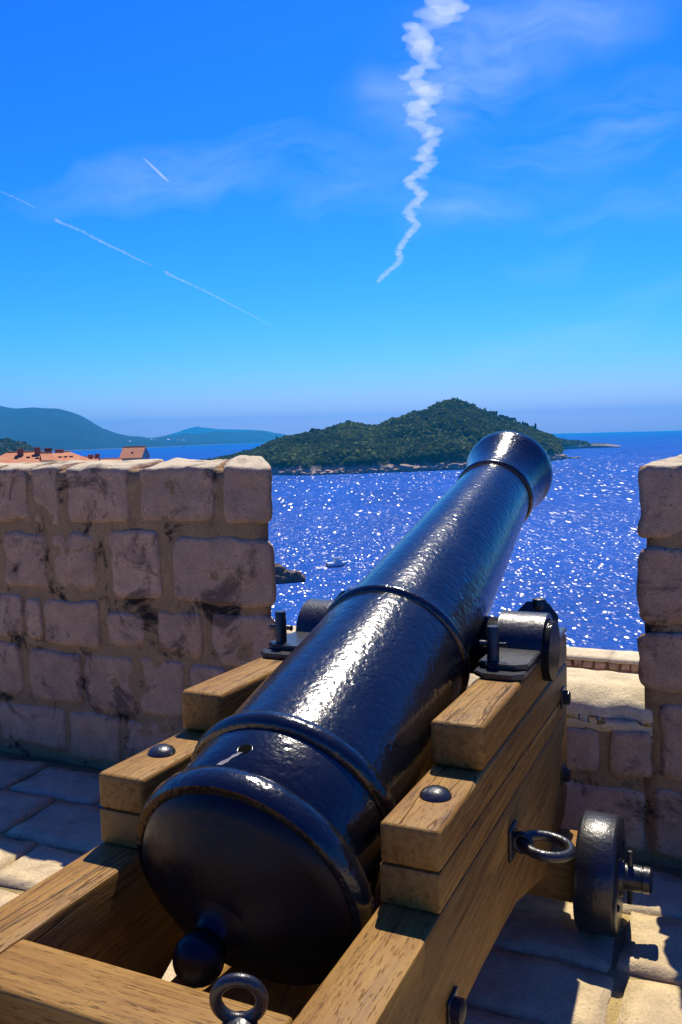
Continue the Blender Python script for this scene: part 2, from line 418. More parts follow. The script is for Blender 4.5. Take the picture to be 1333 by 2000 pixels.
for r in rings:
    if r == 0: cur = [bm.verts.new((0, 0, 0))]
    else: cur = [bm.verts.new((r * math.cos(2 * math.pi * k / NS), r * math.sin(2 * math.pi * k / NS), 0)) for k in range(NS)]
    if prev:
        for k in range(NS):
            if len(prev) == 1: bm.faces.new((prev[0], cur[k], cur[(k + 1) % NS]))
            else: bm.faces.new((prev[k], cur[k], cur[(k + 1) % NS], prev[(k + 1) % NS]))
    prev = cur
sea = bm_obj('sea', bm, sea_material()); sea.location.z = SEA
tag(sea, 'deep blue sea glittering with sun sparkles to the horizon', None, kind='structure')

# ---- terrain helper: a ridge built from (pixel column, skyline, shore distance, ridge depth)
def interp(xs, ys, x): return float(np.interp(x, xs, ys))
def ridge(name, mat, us, sky_y, shore_d, depth, cliff, rough, nu, nd, seed, back=1.6, power=.8, under=30):
    cols = np.linspace(us[0], us[-1], nu); V = []; F = []
    for i, u in enumerate(cols):
        y = interp(us, sky_y, u); d0 = interp(us, shore_d, u); dp = interp(us, depth, u); cf = interp(us, cliff, u)
        top = at(u, y, d0 + dp).z
        top = max(top, SEA + cf * 1.05)
        for j in range(nd):
            t = j / (nd - 1) * (1 + back)
            D = d0 - 12 + dp * t
            if t < .012: z = SEA - under
            elif t <= 1:
                s = math.sin(t * math.pi / 2) ** power
                z = SEA + cf * min(1, t / .04) + max(0, top - SEA - cf) * s
            else:
                q = (t - 1) / back; z = SEA + (top - SEA) * (math.cos(q * math.pi) * .5 + .5) - under * q
            p = at(u, 1000, D); p = Vector((p.x, p.y, z))
            fall = min(1, t * 6) * (1 if t <= 1 else 1)
            nn = noise.fractal(Vector((p.x, p.y, seed)) * rough[1], 1.0, 2.1, 5)
            edge = math.exp(-((t - 1) / .12) ** 2)
            p.z += nn * rough[0] * fall * (1 - .85 * edge) * min(1, (top - SEA) / 40)
            jit = noise.noise(Vector((p.x, p.y, seed + 5)) * rough[1] * 2.2)
            if t < .1: 
                dirv = Vector((p.x, p.y, 0)).normalized(); p += dirv * jit * rough[0] * 1.2
            V.append(p)
    for i in range(nu - 1):
        for j in range(nd - 1):
            a = i * nd + j; F.append((a, a + nd, a + nd + 1, a + 1))
    me = np_mesh(name, [tuple(v) for v in V], F)
    return link(name, me, mat), V, cols, nd

def terrain_material(name, green1, green2, rock, shore_h, nscale):
    mt, t = material(name)
    P = t.node('ShaderNodeNewGeometry').outputs['Position']; sp = t.node('ShaderNodeSeparateXYZ'); t.put(sp.inputs[0], P)
    n = t.noise(P, nscale, 6, .65); n2 = t.noise(P, nscale * 5, 4, .6)
    g = t.mix(t.ramp(n, [(.35, 0), (.65, 1)]), green1, green2)
    g = t.mix(1.0, g, t.math('ADD', .6, t.math('MULTIPLY', n2, .8)), 'MULTIPLY')
    hz = t.math('ADD', sp.outputs[2], t.math('MULTIPLY', t.math('SUBTRACT', n2, .5), shore_h * 1.6))
    mk = t.node('ShaderNodeMapRange'); t.put(mk.inputs[0], hz); mk.inputs[1].default_value = SEA + shore_h * .7; mk.inputs[2].default_value = SEA + shore_h * 1.1
    rk = t.mix(1.0, rock, t.math('ADD', .5, t.math('MULTIPLY', n2, 1.0)), 'MULTIPLY')
    t.put(t.b.inputs['Base Color'], t.mix(mk.outputs[0], rk, g)); t.b.inputs['Roughness'].default_value = .9; t.b.inputs['Specular IOR Level'].default_value = .1
    t.put(t.b.inputs['Normal'], t.bump(n2, .8, 2.0))
    return mt
M_mount = terrain_material('distant_scrub_slope', (.003, .012, .009), (.007, .020, .013), (.10, .09, .08), 6, .004)
M_isle = terrain_material('island_ground', (.016, .028, .008), (.030, .045, .013), (.30, .235, .20), 9, .03)
# main mountain on the left, running down into the low cape
u = [-420, -250, -120, 0, 25, 40, 55, 78, 100, 120, 146, 165, 185, 210, 240, 265, 282, 300, 330, 380, 420, 470, 520, 555, 575, 590]
y = [790, 786, 789, 793, 799, 801, 800, 797.5, 799, 800, 806, 814, 824, 838, 848, 853, 852, 855, 851, 848, 845, 843, 842, 847, 853, 860]
sh = [3300] * 12 + [3400, 3500, 3600, 3700, 3750, 3800, 4000, 4400, 4700, 5100, 5600, 6000, 6300, 6500]
dp = [1700] * 8 + [1700, 1600, 1500, 1400, 1300, 1200, 1100, 1000, 1000, 1000, 900, 900, 900, 900, 800, 700, 600, 500]
mt_o, _, _, _ = ridge('mountain', M_mount, u, y, [q * 1.6 for q in sh], [q * 1.6 for q in dp], [8] * len(u), (40, .0010), 220, 40, 2.2)
tag(mt_o, 'blue hazy coastal mountain sloping down to a low cape', None, kind='structure')
u = [300, 330, 350, 370, 390, 405, 430, 455, 480, 520, 560]
y = [866, 851, 845, 838, 833, 835, 837.5, 839, 840, 842, 850]
pk, _, _, _ = ridge('far_peak', M_mount, u, y, [12500] * 11, [2200] * 11, [8] * 11, (28, .0008), 90, 24, 6.1)
tag(pk, 'pale blue far peak rising behind the low cape', None, kind='structure')
# green slope in the left corner
u = [-260, -150, -60, 0, 20, 40, 60, 75, 90]
y = [840, 848, 856, 861.5, 864, 868, 874, 880, 887]
nh, _, _, _ = ridge('near_slope', M_mount, u, y, [1150] * 9, [420] * 9, [5] * 9, (7, .01), 60, 24, 9.1)
tag(nh, 'small dark green slope behind the orange roofs', None, kind='structure')

# ---- the island
iu = [380, 420, 455, 500, 560, 610, 660, 690, 720, 745, 790, 840, 880, 905, 940, 990, 1040, 1075, 1092, 1100]
iy = [905, 899, 894, 882, 863, 848.5, 838.5, 831, 835.5, 836, 819, 804, 792.5, 794, 806.5, 824, 841, 853, 868, 884]
ish = [1080, 1050, 1020, 985, 955, 940, 945, 950, 955, 960, 968, 980, 995, 1005, 1030, 1080, 1160, 1240, 1290, 1310]
idp = [150, 180, 210, 240, 270, 290, 310, 320, 320, 330, 340, 350, 350, 350, 330, 290, 230, 160, 100, 60]
isle, IV, IC, IND = ridge('island', M_isle, iu, iy, ish, idp, [6, 6, 7, 8, 8, 8, 8, 9, 9, 10, 11, 12, 12, 12, 11, 10, 9, 8, 6, 4], (9, .018), 240, 64, 4.4, back=1.1, power=.85)
tag(isle, 'wooded green island hill with a rocky shoreline', None, kind='structure')
# low rocky headland that runs out beyond the island's right end
u = [1060, 1085, 1105, 1125, 1140, 1155, 1165, 1180, 1200, 1212]
y = [846, 856, 861, 862, 863.5, 866, 865, 865.5, 868.5, 870.5]
hd, HV, HC, HND = ridge('headland', M_isle, u, y, [1900, 1950, 2000, 2050, 2080, 2100, 2110, 2120, 2130, 2140], [60] * 10, [3, 3, 3, 3, 3, 4, 4, 3, 2, 1.5], (3, .03), 90, 20, 7.3, back=1.0)
tag(hd, 'low rocky headland running out into open water beyond the island', None, kind='structure')

# foliage: clumps of small leaf faces spread over the slope
def foliage_material(name, c1, c2, c3):
    mt, t = material(name)
    at_ = t.node('ShaderNodeAttribute'); at_.attribute_name = 'tone'
    c = t.ramp(at_.outputs['Fac'], [(0, c1), (.55, c2), (1, c3)])
    t.put(t.b.inputs['Base Color'], c); t.b.inputs['Roughness'].default_value = .75; t.b.inputs['Specular IOR Level'].default_value = .2
    tr = t.node('ShaderNodeBsdfTranslucent'); t.put(tr.inputs[0], t.mix(.5, c, (.12, .16, .03)))
    mx = t.node('ShaderNodeMixShader'); mx.inputs[0].default_value = .22
    t.l.new(t.b.outputs[0], mx.inputs[1]); t.l.new(tr.outputs[0], mx.inputs[2]); t.l.new(mx.outputs[0], t.out.inputs[0])
    return mt
M_leaf = foliage_material('maquis_leaves', (.018, .034, .004), (.078, .118, .010), (.21, .235, .026))
def leaf_cloud(centres, radii, tones, n, squash=.75, size=.34):
    """n leaf quads in each dome: returns verts, faces, tone per face"""
    C = np.asarray(centres); K = len(C); rad = np.asarray(radii)
    d = rng.normal(size=(K, n, 3)); d /= np.linalg.norm(d, axis=2, keepdims=True); d[..., 2] = np.abs(d[..., 2]) * 1.0 - .25
    rr = rad[:, None, None] * (.62 + .45 * rng.random((K, n, 1)))
    ctr = C[:, None, :] + d * rr * np.array([1, 1, squash])
    nrm = d + rng.normal(scale=.55, size=d.shape); nrm /= np.linalg.norm(nrm, axis=2, keepdims=True)
    ref = rng.normal(size=d.shape); a = np.cross(nrm, ref); a /= np.linalg.norm(a, axis=2, keepdims=True); b = np.cross(nrm, a)
    s = rad[:, None, None] * size * (.6 + .8 * rng.random((K, n, 1)))
    q = np.stack([ctr - a * s - b * s * .7, ctr + a * s - b * s * .6, ctr + a * s * .8 + b * s * .8, ctr - a * s * .7 + b * s], 2)
    V = q.reshape(-1, 3); F = np.arange(len(V)).reshape(-1, 4)
    T = np.clip(np.repeat(np.asarray(tones), n) + rng.normal(scale=.13, size=K * n), 0, 1)
    return V, F, T
def leaf_mesh(name, V, F, T):
    me = bpy.data.meshes.new(name)
    me.vertices.add(len(V)); me.vertices.foreach_set('co', V.astype(np.float32).ravel())
    me.loops.add(F.size); me.loops.foreach_set('vertex_index', F.ravel().astype(np.int32))
    me.polygons.add(len(F)); me.polygons.foreach_set('loop_start', np.arange(0, F.size, 4, dtype=np.int32))
    at_ = me.attributes.new('tone', 'FLOAT', 'FACE'); at_.data.foreach_set('value', T.astype(np.float32))
    me.update(calc_edges=True); return me
def scatter_on(V, nu, nd, count, tmin, tmax, zmin):
    pts = []
    while len(pts) < count:
        i = random.random() * (nu - 2); j = (tmin + random.random() * (tmax - tmin)) * (nd - 1)
        i0, j0 = int(i), int(j); fi, fj = i - i0, j - j0
        if j0 >= nd - 1: continue
        p = (V[i0 * nd + j0] * (1 - fi) + V[(i0 + 1) * nd + j0] * fi) * (1 - fj) + (V[i0 * nd + j0 + 1] * (1 - fi) + V[(i0 + 1) * nd + j0 + 1] * fi) * fj
        if p.z < zmin + random.random() * 4: continue
        pts.append(p)
    return pts
pts = scatter_on(IV, 240, 64, 9500, 0.02, .56, SEA + 9)
tone = [min(1, max(0, .54 + .42 * noise.fractal(p * .011, 1, 2, 4) + .55 * noise.noise(p * .045) + random.gauss(0, .12))) for p in pts]
rad = [random.uniform(2.2, 4.6) * (1.25 if random.random() < .12 else 1) for p in pts]
V, F, T = leaf_cloud([tuple(p + Vector((0, 0, r * .35))) for p, r in zip(pts, rad)], rad, tone, 26)
fol = link('island_wood', leaf_mesh('island_wood', V, F, T), M_leaf)
tag(fol, 'dense green maquis and pine wood covering the island', None, kind='stuff')
pts = scatter_on(HV, 90, HND, 420, 0.05, .6, SEA + 6); pts = [p for p in pts if p.x < at(1150, 870, 2100).x]
if pts:
    V, F, T = leaf_cloud([tuple(p) for p in pts], [random.uniform(3, 6) for p in pts], [random.uniform(.1, .6) for p in pts], 20)
    tag(link('headland_scrub', leaf_mesh('headland_scrub', V, F, T), M_leaf), 'dark green scrub on the low headland', None, kind='stuff')
pts = scatter_on(nh.data and [v.co.copy() for v in nh.data.vertices], 60, 24, 900, .05, .7, SEA + 6)
V, F, T = leaf_cloud([tuple(p) for p in pts], [random.uniform(4, 8) for p in pts], [random.uniform(.1, .6) for p in pts], 18)
tag(link('slope_scrub', leaf_mesh('slope_scrub', V, F, T), M_leaf), 'dark green scrub covering the small near slope', None, kind='stuff')

# skyline trees on the island, each one a tree
M_bark = plain('pine_bark', (.06, .045, .035), .9)
def tree_mesh(kind, seed):
    random.seed(seed)
    if kind == 'cypress':
        n = 9; C = [(random.uniform(-.25, .25), random.uniform(-.25, .25), 1.2 + k * .95) for k in range(n)]
        Rr = [1.15 * math.sin(math.pi * (k + 1.2) / (n + 1.8)) + .12 for k in range(n)]; V, F, T = leaf_cloud(C, Rr, [.12] * n, 26, 1.1, .42)
        return V, F, T, 2.0
    n = 16; C = []; Rr = []
    for k in range(n):
        a = random.random() * 6.28; q = random.random() ** .5 * 2.6
        C.append((q * math.cos(a), q * math.sin(a), 4.6 + random.uniform(-1.0, 1.5) - q * .2)); Rr.append(random.uniform(.9, 1.7))
    V, F, T = leaf_cloud(C, Rr, [random.uniform(.08, .35) for _ in C], 26, .8, .36)
    return V, F, T, 4.4
TREES = {}
for kind in ('cypress', 'pine'):
    for s in range(3):
        V, F, T, th = tree_mesh(kind, 20 + s)
        crown = leaf_mesh(kind + '_crown', V, F, T); crown.materials.append(M_leaf)
        bmt = lathe([(-2.5, 0), (-2.5, .34), (th * .5, .24), (th, .12), (th, 0)], 8, 'Z'); tme = bpy.data.meshes.new('trunk'); bmt.to_mesh(tme); bmt.free(); tme.materials.append(M_bark)
        TREES[kind, s] = (crown, tme)
random.seed(11)
def plant_tree(kind, u, scale, label, group, tpos=None, dist_shift=-15):
    k = interp(iu, ish, u) + interp(iu, idp, u) + dist_shift
    yv = interp(iu, iy, u); p = at(u, yv + 1.5, k)
    crown, tr = TREES[kind, random.randrange(3)]
    e = empty(kind + '_tree', p, random.random() * 6.28); e.scale = (scale * 1.5,) * 3
    link('trunk', tr, None, e); link('crown', crown, None, e)
    return tag(e, label, 'tree', group)
for uu in [843, 849, 854, 858, 863, 868, 873, 879, 884, 889, 894, 899]:
    plant_tree('pine' if uu % 2 else 'cypress', uu, random.uniform(.8, 1.15), 'dark tree in the row crowning the island summit', 'trees crowning the island summit')
for uu in [905, 912, 923, 948, 958, 966, 979, 988, 994, 1001, 1008, 1013, 1021, 1027, 1032, 1039, 1046]:
    plant_tree(random.choice(['pine', 'pine', 'cypress']), uu, random.uniform(.7, 1.25), 'dark tree on the skyline ridge falling from summit towards the headland', 'trees down the seaward ridge')
for uu in [607, 612, 621, 660, 674, 681, 690, 745, 752, 760, 768, 776, 788, 800, 810, 821, 832]:
    plant_tree('pine', uu, random.uniform(.6, 1.05), 'rounded dark pine on the skyline ridge between low shoulder and summit', 'pines along the landward ridge')
for uu in [541, 545, 549, 553, 557]:
    plant_tree('cypress', uu, random.uniform(.75, 1.0), 'slim cypress in the small row on the low landward slope', 'cypress row on the low slope')

# shoreline rocks
M_shore = stone_material('shore_rock', (.46, .32, .22), (.30, .22, .16), (.05, .04, .03), .7, .9)
VV = []; FF = []
for k in range(420):
    u_ = random.uniform(400, 1098); d0 = interp(iu, ish, u_); s = random.uniform(1.2, 5.5) * (1.7 if u_ > 760 else 1.1)
    p = at(u_, 1000, d0 - random.uniform(-7, 13)); p.z = SEA + random.uniform(-1.0, 3.5)
    vs, fs = rock_box((-s, -s * .7, -s * .6), (s, s * .7, s * .6), s * .9, s * .4, s * .35, .7 / s, k * 1.7)
    ca, sa = math.cos(k), math.sin(k); b0 = len(VV)
    VV += [(p.x + x * ca - y_ * sa, p.y + x * sa + y_ * ca, p.z + z) for x, y_, z in vs]; FF += [tuple(i + b0 for i in f) for f in fs]
for k in range(60):
    u_ = random.uniform(1085, 1130); s = random.uniform(1.5, 4); p = at(u_, 893 + random.uniform(-2, 1), 1330); p.z = SEA + random.uniform(-.8, 1.2)
    vs, fs = rock_box((-s, -s, -s * .5), (s, s, s * .5), s * .9, s * .4, s * .35, .7 / s, k * 2.3); b0 = len(VV)
    VV += [(p.x + x, p.y + y_, p.z + z) for x, y_, z in vs]; FF += [tuple(i + b0 for i in f) for f in fs]
so = link('shore_rocks', np_mesh('shore_rocks', VV, FF, False), M_shore)
tag(so, 'pale broken rocks along the island waterline', None, kind='stuff')

# single rock in the water below the wall
def sea_rock():
    e = empty('sea_rock', (0, 0, 0)); base = at_z(562, 1136, SEA); e.location = base
    VV = []; FF = []
    for (x, y_, z, s) in [(-1.6, 0, 1.6, 3.0), (1.6, .8, 1.3, 2.5), (-4.5, 1.6, 2.8, 3.6), (3.4, .4, .8, 1.8), (-2.5, -1.2, .6, 2.4), (-9, 2, 2.5, 4.6)]:
        vs, fs = rock_box((-s, -s * .8, -s * .7), (s, s * .8, s * .6), s * .22, s * .45, s * .30, 1.1 / s, x); b0 = len(VV)
        VV += [(a + x, b + y_, c + z) for a, b, c in vs]; FF += [tuple(i + b0 for i in f) for f in fs]
    link('rock', np_mesh('rock', VV, FF, False), stone_material('islet_rock', (.24, .16, .10), (.13, .095, .065), (.02, .016, .012), .8, 1.0), e)
    tag(e, 'dark brown rock islet in the water beside the left merlon', 'rock')
sea_rock()

# ---- motor boat
def boat():
    p = at_z(659, 1106, SEA); e = empty('motor_boat', p, R(-70)); e.scale = (1.3,) * 3
    Mw = plain('white_gelcoat', (.80, .80, .78), .25, .5); Mg = plain('tinted_screen', (.02, .03, .04), .1, .6); Mb = plain('grey_canvas', (.22, .24, .26), .8)
    # hull: stations along +y (bow)
    st = [(-2.6, 1.0, .15), (-1.2, 1.1, .05), (.3, 1.08, .05), (1.5, .8, .18), (2.4, .4, .4), (2.9, .04, .75)]
    V = []; F = []
    for y_, hw, keel in st:
        V += [(-hw, y_, .95 + keel * .3), (-hw * .85, y_, .35 + keel * .4), (0, y_, -.25 + keel), (hw * .85, y_, .35 + keel * .4), (hw, y_, .95 + keel * .3), (0, y_, .93 + keel * .3)]
    for i in range(len(st) - 1):
        for k in range(6): F.append((i * 6 + k, (i + 1) * 6 + k, (i + 1) * 6 + (k + 1) % 6, i * 6 + (k + 1) % 6))
    F.append((0, 1, 2, 3, 4, 5)); link('hull', np_mesh('hull', V, F, False), Mw, e)
    bm = bmesh.new(); add_box(bm, (-.75, -.6, .9), (.75, 1.2, 1.75), .15); bm_obj('cabin', bm, Mw, e)
    bm = bmesh.new(); add_box(bm, (-.7, 1.1, 1.25), (.7, 1.24, 1.68), .03); bm_obj('windscreen', bm, Mg, e)
    bm = bmesh.new(); add_box(bm, (-.8, -.9, 2.1), (.8, .9, 2.2), .03)
    for sx in (-.7, .7):
        for sy in (-.8, .8): add_box(bm, (sx - .03, sy - .03, 1.0), (sx + .03, sy + .03, 2.12))
    bm_obj('canopy', bm, Mb, e)
    bm = bmesh.new(); add_box(bm, (-.25, -3.0, .1), (.25, -2.55, 1.1), .08); bm_obj('outboard_motor', bm, Mb, e)
    tag(e, 'small white motor boat crossing the glittering water', 'boat')
    # wake
    Mf, t = material('foam'); t.b.inputs['Base Color'].default_value = (.8, .83, .86, 1); t.b.inputs['Roughness'].default_value = .8
    P = t.node('ShaderNodeTexCoord').outputs['Object']; n = t.noise(P, 1.6, 5, .7)
    tr = t.node('ShaderNodeBsdfTransparent'); mx = t.node('ShaderNodeMixShader')
    t.put(mx.inputs[0], t.ramp(n, [(.46, 0), (.56, 1)])); t.l.new(tr.outputs[0], mx.inputs[1]); t.l.new(t.b.outputs[0], mx.inputs[2]); t.l.new(mx.outputs[0], t.out.inputs[0])
    V = []; F = []
    for i in range(12):
        q = i / 11; wd = .9 + 1.3 * q; V += [(-wd, 2.0 - q * 9, .06), (wd, 2.0 - q * 9, .06)]
        if i: F.append((2 * i - 2, 2 * i - 1, 2 * i + 1, 2 * i))
    wk = link('boat_wake', np_mesh('boat_wake', V, F), Mf); wk.location = p; wk.rotation_euler = (0, 0, R(-70))
    tag(wk, 'white foam wake trailing the small boat', None, kind='stuff')
boat()

# ---- old town: ground and houses to the left
M_town = plain('town_ground', (.22, .20, .15), .9, .1, .2)
V = []; F = []
def P2(u, d): p = at(u, 1000, d); return (p.x, p.y)
outl = [P2(-900, 60), P2(-900, 700), P2(-200, 520), P2(60, 400), P2(250, 330), P2(310, 250), P2(280, 130), P2(150, 60)]
n = len(outl); cx = sum(p[0] for p in outl) / n; cy = sum(p[1] for p in outl) / n
for x, y_ in outl: V.append((x, y_, -16 + 1.5 * noise.noise(Vector((x, y_, 0)) * .02)))
for x, y_ in outl: V.append((cx + (x - cx) * 1.06, cy + (y_ - cy) * 1.06, SEA - 3))
F.append(tuple(range(n)))
for i in range(n): F.append((i, n + i, n + (i + 1) % n, (i + 1) % n))
tg = link('town_ground', np_mesh('town_ground', V, F, False), M_town); tag(tg, 'raised ground under the old town houses', None, kind='structure')
def roof_material():
    mt, t = material('terracotta_tiles')
    P = t.node('ShaderNodeTexCoord').outputs['Object']; n = t.noise(P, 1.1, 5, .65); oi = t.node('ShaderNodeObjectInfo').outputs['Random']
    wv = t.node('ShaderNodeTexWave', bands_direction='X'); t.put(wv.inputs[0], P); wv.inputs['Scale'].default_value = 3.0
    wv2 = t.node('ShaderNodeTexWave', bands_direction='Y'); t.put(wv2.inputs[0], P); wv2.inputs['Scale'].default_value = 1.5
    c = t.ramp(n, [(.3, (.55, .17, .055)), (.5, (.68, .25, .09)), (.7, (.72, .33, .15))])
    c = t.mix(t.math('MULTIPLY', oi, .35), c, (.62, .30, .18))
    t.put(t.b.inputs['Base Color'], c); t.b.inputs['Roughness'].default_value = .85
    t.put(t.b.inputs['Normal'], t.bump(t.math('ADD', wv.outputs[1], t.math('MULTIPLY', wv2.outputs[1], .4)), .7, .08)); return mt
M_roof = roof_material(); M_hwall = plain('old_plaster', (.42, .37, .31), .9, .1, .6); M_brick = plain('chimney_brick', (.33, .13, .08), .9, .1, 3); M_dark = plain('dark_window_glass', (.02, .022, .025), .2, .5)  # M_dark: plain dark glass for windows and skylights
M_shut = plain('green_shutter', (.05, .09, .06), .7)
GROUND = -16.3
def house(u0, u1, y_ridge, y_eave, dist, deep, label, yaw=0.0, hip=0.0, chims=(), skylights=(), over=.35):
    """gabled (or hipped) house whose ridge runs across the view"""
    a = at(u0, y_ridge, dist); b = at(u1, y_ridge, dist); zr = (a.z + b.z) / 2; ze = at((u0 + u1) / 2, y_eave, dist - deep / 2).z
    L = (b - a).length / 2; mid = (a + b) / 2; d = (b - a); rz = math.atan2(d.y, d.x) + yaw
    e = empty('town_house', (mid.x, mid.y, GROUND), rz)
    zr -= GROUND; ze -= GROUND; hd_ = deep / 2
    if hip > 0: L0 = L; L = L + hip
    # walls
    bm = bmesh.new()
    vs = [bm.verts.new(c) for c in [(-L, -hd_, 0), (L, -hd_, 0), (L, hd_, 0), (-L, hd_, 0), (-L, -hd_, ze), (L, -hd_, ze), (L, hd_, ze), (-L, hd_, ze)]]
    for f in [(0, 1, 5, 4), (2, 3, 7, 6)]: bm.faces.new([vs[i] for i in f])
    if hip > 0:
        bm.faces.new([vs[i] for i in (1, 2, 6, 5)]); bm.faces.new([vs[i] for i in (3, 0, 4, 7)]); bm.faces.new([vs[i] for i in (4, 5, 6, 7)])
    else:
        g1 = bm.verts.new((L, 0, zr - .12)); g0 = bm.verts.new((-L, 0, zr - .12))
        bm.faces.new([vs[1], vs[2], vs[6], g1, vs[5]]); bm.faces.new([vs[3], vs[0], vs[4], g0, vs[7]])
    wall = bm_obj('wall', bm, M_hwall, e, False)
    # roof as two (four) thick slopes
    bm = bmesh.new(); o_ = over; dz = o_ * (zr - ze) / hd_
    if hip > 0:
        top = [(-L0, 0, zr), (L0, 0, zr)]; ev = [(-L - o_, -hd_ - o_, ze - dz), (L + o_, -hd_ - o_, ze - dz), (L + o_, hd_ + o_, ze - dz), (-L - o_, hd_ + o_, ze - dz)]
        t0, t1 = [bm.verts.new(c) for c in top]; e0, e1, e2, e3 = [bm.verts.new(c) for c in ev]
        for f in ([e0, e1, t1, t0], [e2, e3, t0, t1], [e1, e2, t1], [e3, e0, t0]): bm.faces.new(f)
    else:
        t0, t1 = bm.verts.new((-L - o_ * .6, 0, zr)), bm.verts.new((L + o_ * .6, 0, zr))
        e0, e1, e2, e3 = [bm.verts.new(c) for c in [(-L - o_ * .6, -hd_ - o_, ze - dz), (L + o_ * .6, -hd_ - o_, ze - dz), (L + o_ * .6, hd_ + o_, ze - dz), (-L - o_ * .6, hd_ + o_, ze - dz)]]
        bm.faces.new([e0, e1, t1, t0]); bm.faces.new([e2, e3, t0, t1])
    bmesh.ops.recalc_face_normals(bm, faces=bm.faces[:])
    ex = bmesh.ops.extrude_face_region(bm, geom=bm.faces[:]); 
    for v in [g for g in ex['geom'] if isinstance(g, bmesh.types.BMVert)]: v.co.z += .14
    roof = bm_obj('roof', bm, M_roof, e, False)
    bm = bmesh.new(); hl = (L0 if hip > 0 else L + o_ * .5); add_box(bm, (-hl, -.16, zr + .10), (hl, .16, zr + .26), .06); bm_obj('ridge_tiles', bm, M_roof, roof)
    for cxp, cyp, cw, ch in chims:
        zc = zr - abs(cyp) * (zr - ze) / hd_
        bm = bmesh.new(); add_box(bm, (cxp - cw / 2, cyp - cw * .4, zc - .8), (cxp + cw / 2, cyp + cw * .4, zc + ch), .02)
        c = bm_obj('chimney', bm, M_brick, roof, False)
        bm = bmesh.new(); add_box(bm, (cxp - cw * .58, cyp - cw * .48, zc + ch), (cxp + cw * .58, cyp + cw * .48, zc + ch + .14), .02); bm_obj('chimney_cap', bm, M_brick, roof, False)
    for cxp, q in skylights:
        sl = (zr - ze) / hd_; yq = -hd_ * q; zq = zr + .14 + yq * sl
        bm = bmesh.new(); add_box(bm, (cxp - .25, yq - .3, zq - .05), (cxp + .25, yq + .3, zq + .1), .02, mat4=None); bm_obj('skylight', bm, M_dark, roof, False)
    k = max(2, int(L * 2 / 2.6))
    for i in range(k):
        for zz in (ze - 2.2, ze - 5.4):
            x = -L + (i + .5) * 2 * L / k
            bm = bmesh.new(); add_box(bm, (x - .45, -hd_ - .04, zz - .7), (x + .45, -hd_ + .05, zz + .7)); wn = bm_obj('window', bm, M_dark, e, False)
    tag(e, label, 'house'); return e
house(242, 284, 873.5, 893.5, 205, 7.0, 'small house with one bright orange gable roof apart from the others', chims=(), skylights=((.05, .55),), yaw=R(-16))
house(14, 84, 885, 908, 128, 9.0, 'long house with a pale orange hipped roof and brick chimneys', hip=3.2, chims=((-.6, -1.2, .8, .9), (1.7, -1.0, .8, 1.0)), skylights=((-1.2, .5), (.4, .45), (1.6, .55)))
house(82, 100, 886.5, 899, 121, 4.0, 'narrow house with a dark brick chimney between two larger roofs', chims=((.3, .6, .95, .9),), yaw=R(4))
house(108, 137, 884.5, 904, 134, 9.0, 'house with pale gable wall and orange roof sloping away to one side', hip=2.6, chims=((-.4, .3, 1.1, .5),), skylights=((-.8, .5), (0, .5), (.8, .5)), yaw=R(10))
house(150, 192, 894.5, 906, 140, 7.0, 'low orange roofed house with two pinkish chimneys', chims=((.6, -.6, .7, .55), (1.6, -.4, .7, .6)), yaw=R(-6))
house(196, 236, 897, 906, 190, 6.0, 'low house with a dull red roof beside the small gabled house', yaw=R(3))
house(-150, -14, 890, 912, 132, 9.0, 'long orange roofed house at the slope foot past the hipped roof', hip=2.0)
# white houses far off on the cape
M_fw = plain('distant_white_wall', (.75, .72, .68), .8)
fme = None
random.seed(5)
for k in range(34):
    u_ = random.choice([random.gauss(345, 14), random.gauss(425, 22), random.gauss(460, 22), random.uniform(245, 330)])
    d0 = interp([245, 300, 380, 470, 520], [5760, 6080, 7040, 8160, 8960], u_)
    yv = horizon_y(u_) + random.uniform(-3, 4)
    p = at(u_, yv, d0 + random.uniform(260, 620))
    if fme is None:
        bm = bmesh.new(); vs = [bm.verts.new(c) for c in [(-7, -5, -14), (7, -5, -14), (7, 5, -14), (-7, 5, -14), (-7, -5, 5), (7, -5, 5), (7, 5, 5), (-7, 5, 5), (-7, 0, 8.5), (7, 0, 8.5)]]
        for f in [(0, 1, 5, 4), (1, 2, 6, 9, 5), (2, 3, 7, 6), (3, 0, 4, 8, 7), (4, 5, 9, 8), (6, 7, 8, 9)]: bm.faces.new([vs[i] for i in f])
        bmesh.ops.recalc_face_normals(bm, faces=bm.faces[:]); fme = bpy.data.meshes.new('distant_house'); bm.to_mesh(fme); bm.free(); fme.materials.append(M_fw)
    o = link('distant_house', fme); o.location = p; s = random.uniform(.8, 1.7); o.scale = (s, s, s); o.rotation_euler = (0, 0, random.random() * 3)
    tag(o, 'tiny white house among many on the distant blue cape', 'house', 'white houses scattered over the distant cape')

# ================================================================== TERRACE, WALLS
M_low = stone_material('lower_terrace_stone', (.40, .35, .27), (.34, .30, .25), (.18, .15, .12), .4, .5, 0)
WALLY = 3.08; WALLB = 3.37; XL, XR = -1.68, -0.235
GRZ = -PSI
terr = bpy.data.objects.new('terrace_floor', None)
V, F = rock_box((-9, -7, -.6), (6, WALLY + .1, -.014), .5, .01, .004, 3, 1)
terr = link('terrace_floor', np_mesh('terrace_floor', V, F), M_terr); terr.rotation_euler = (0, 0, GRZ)
tag(terr, 'stone paved terrace floor behind the parapet', None, kind='structure')
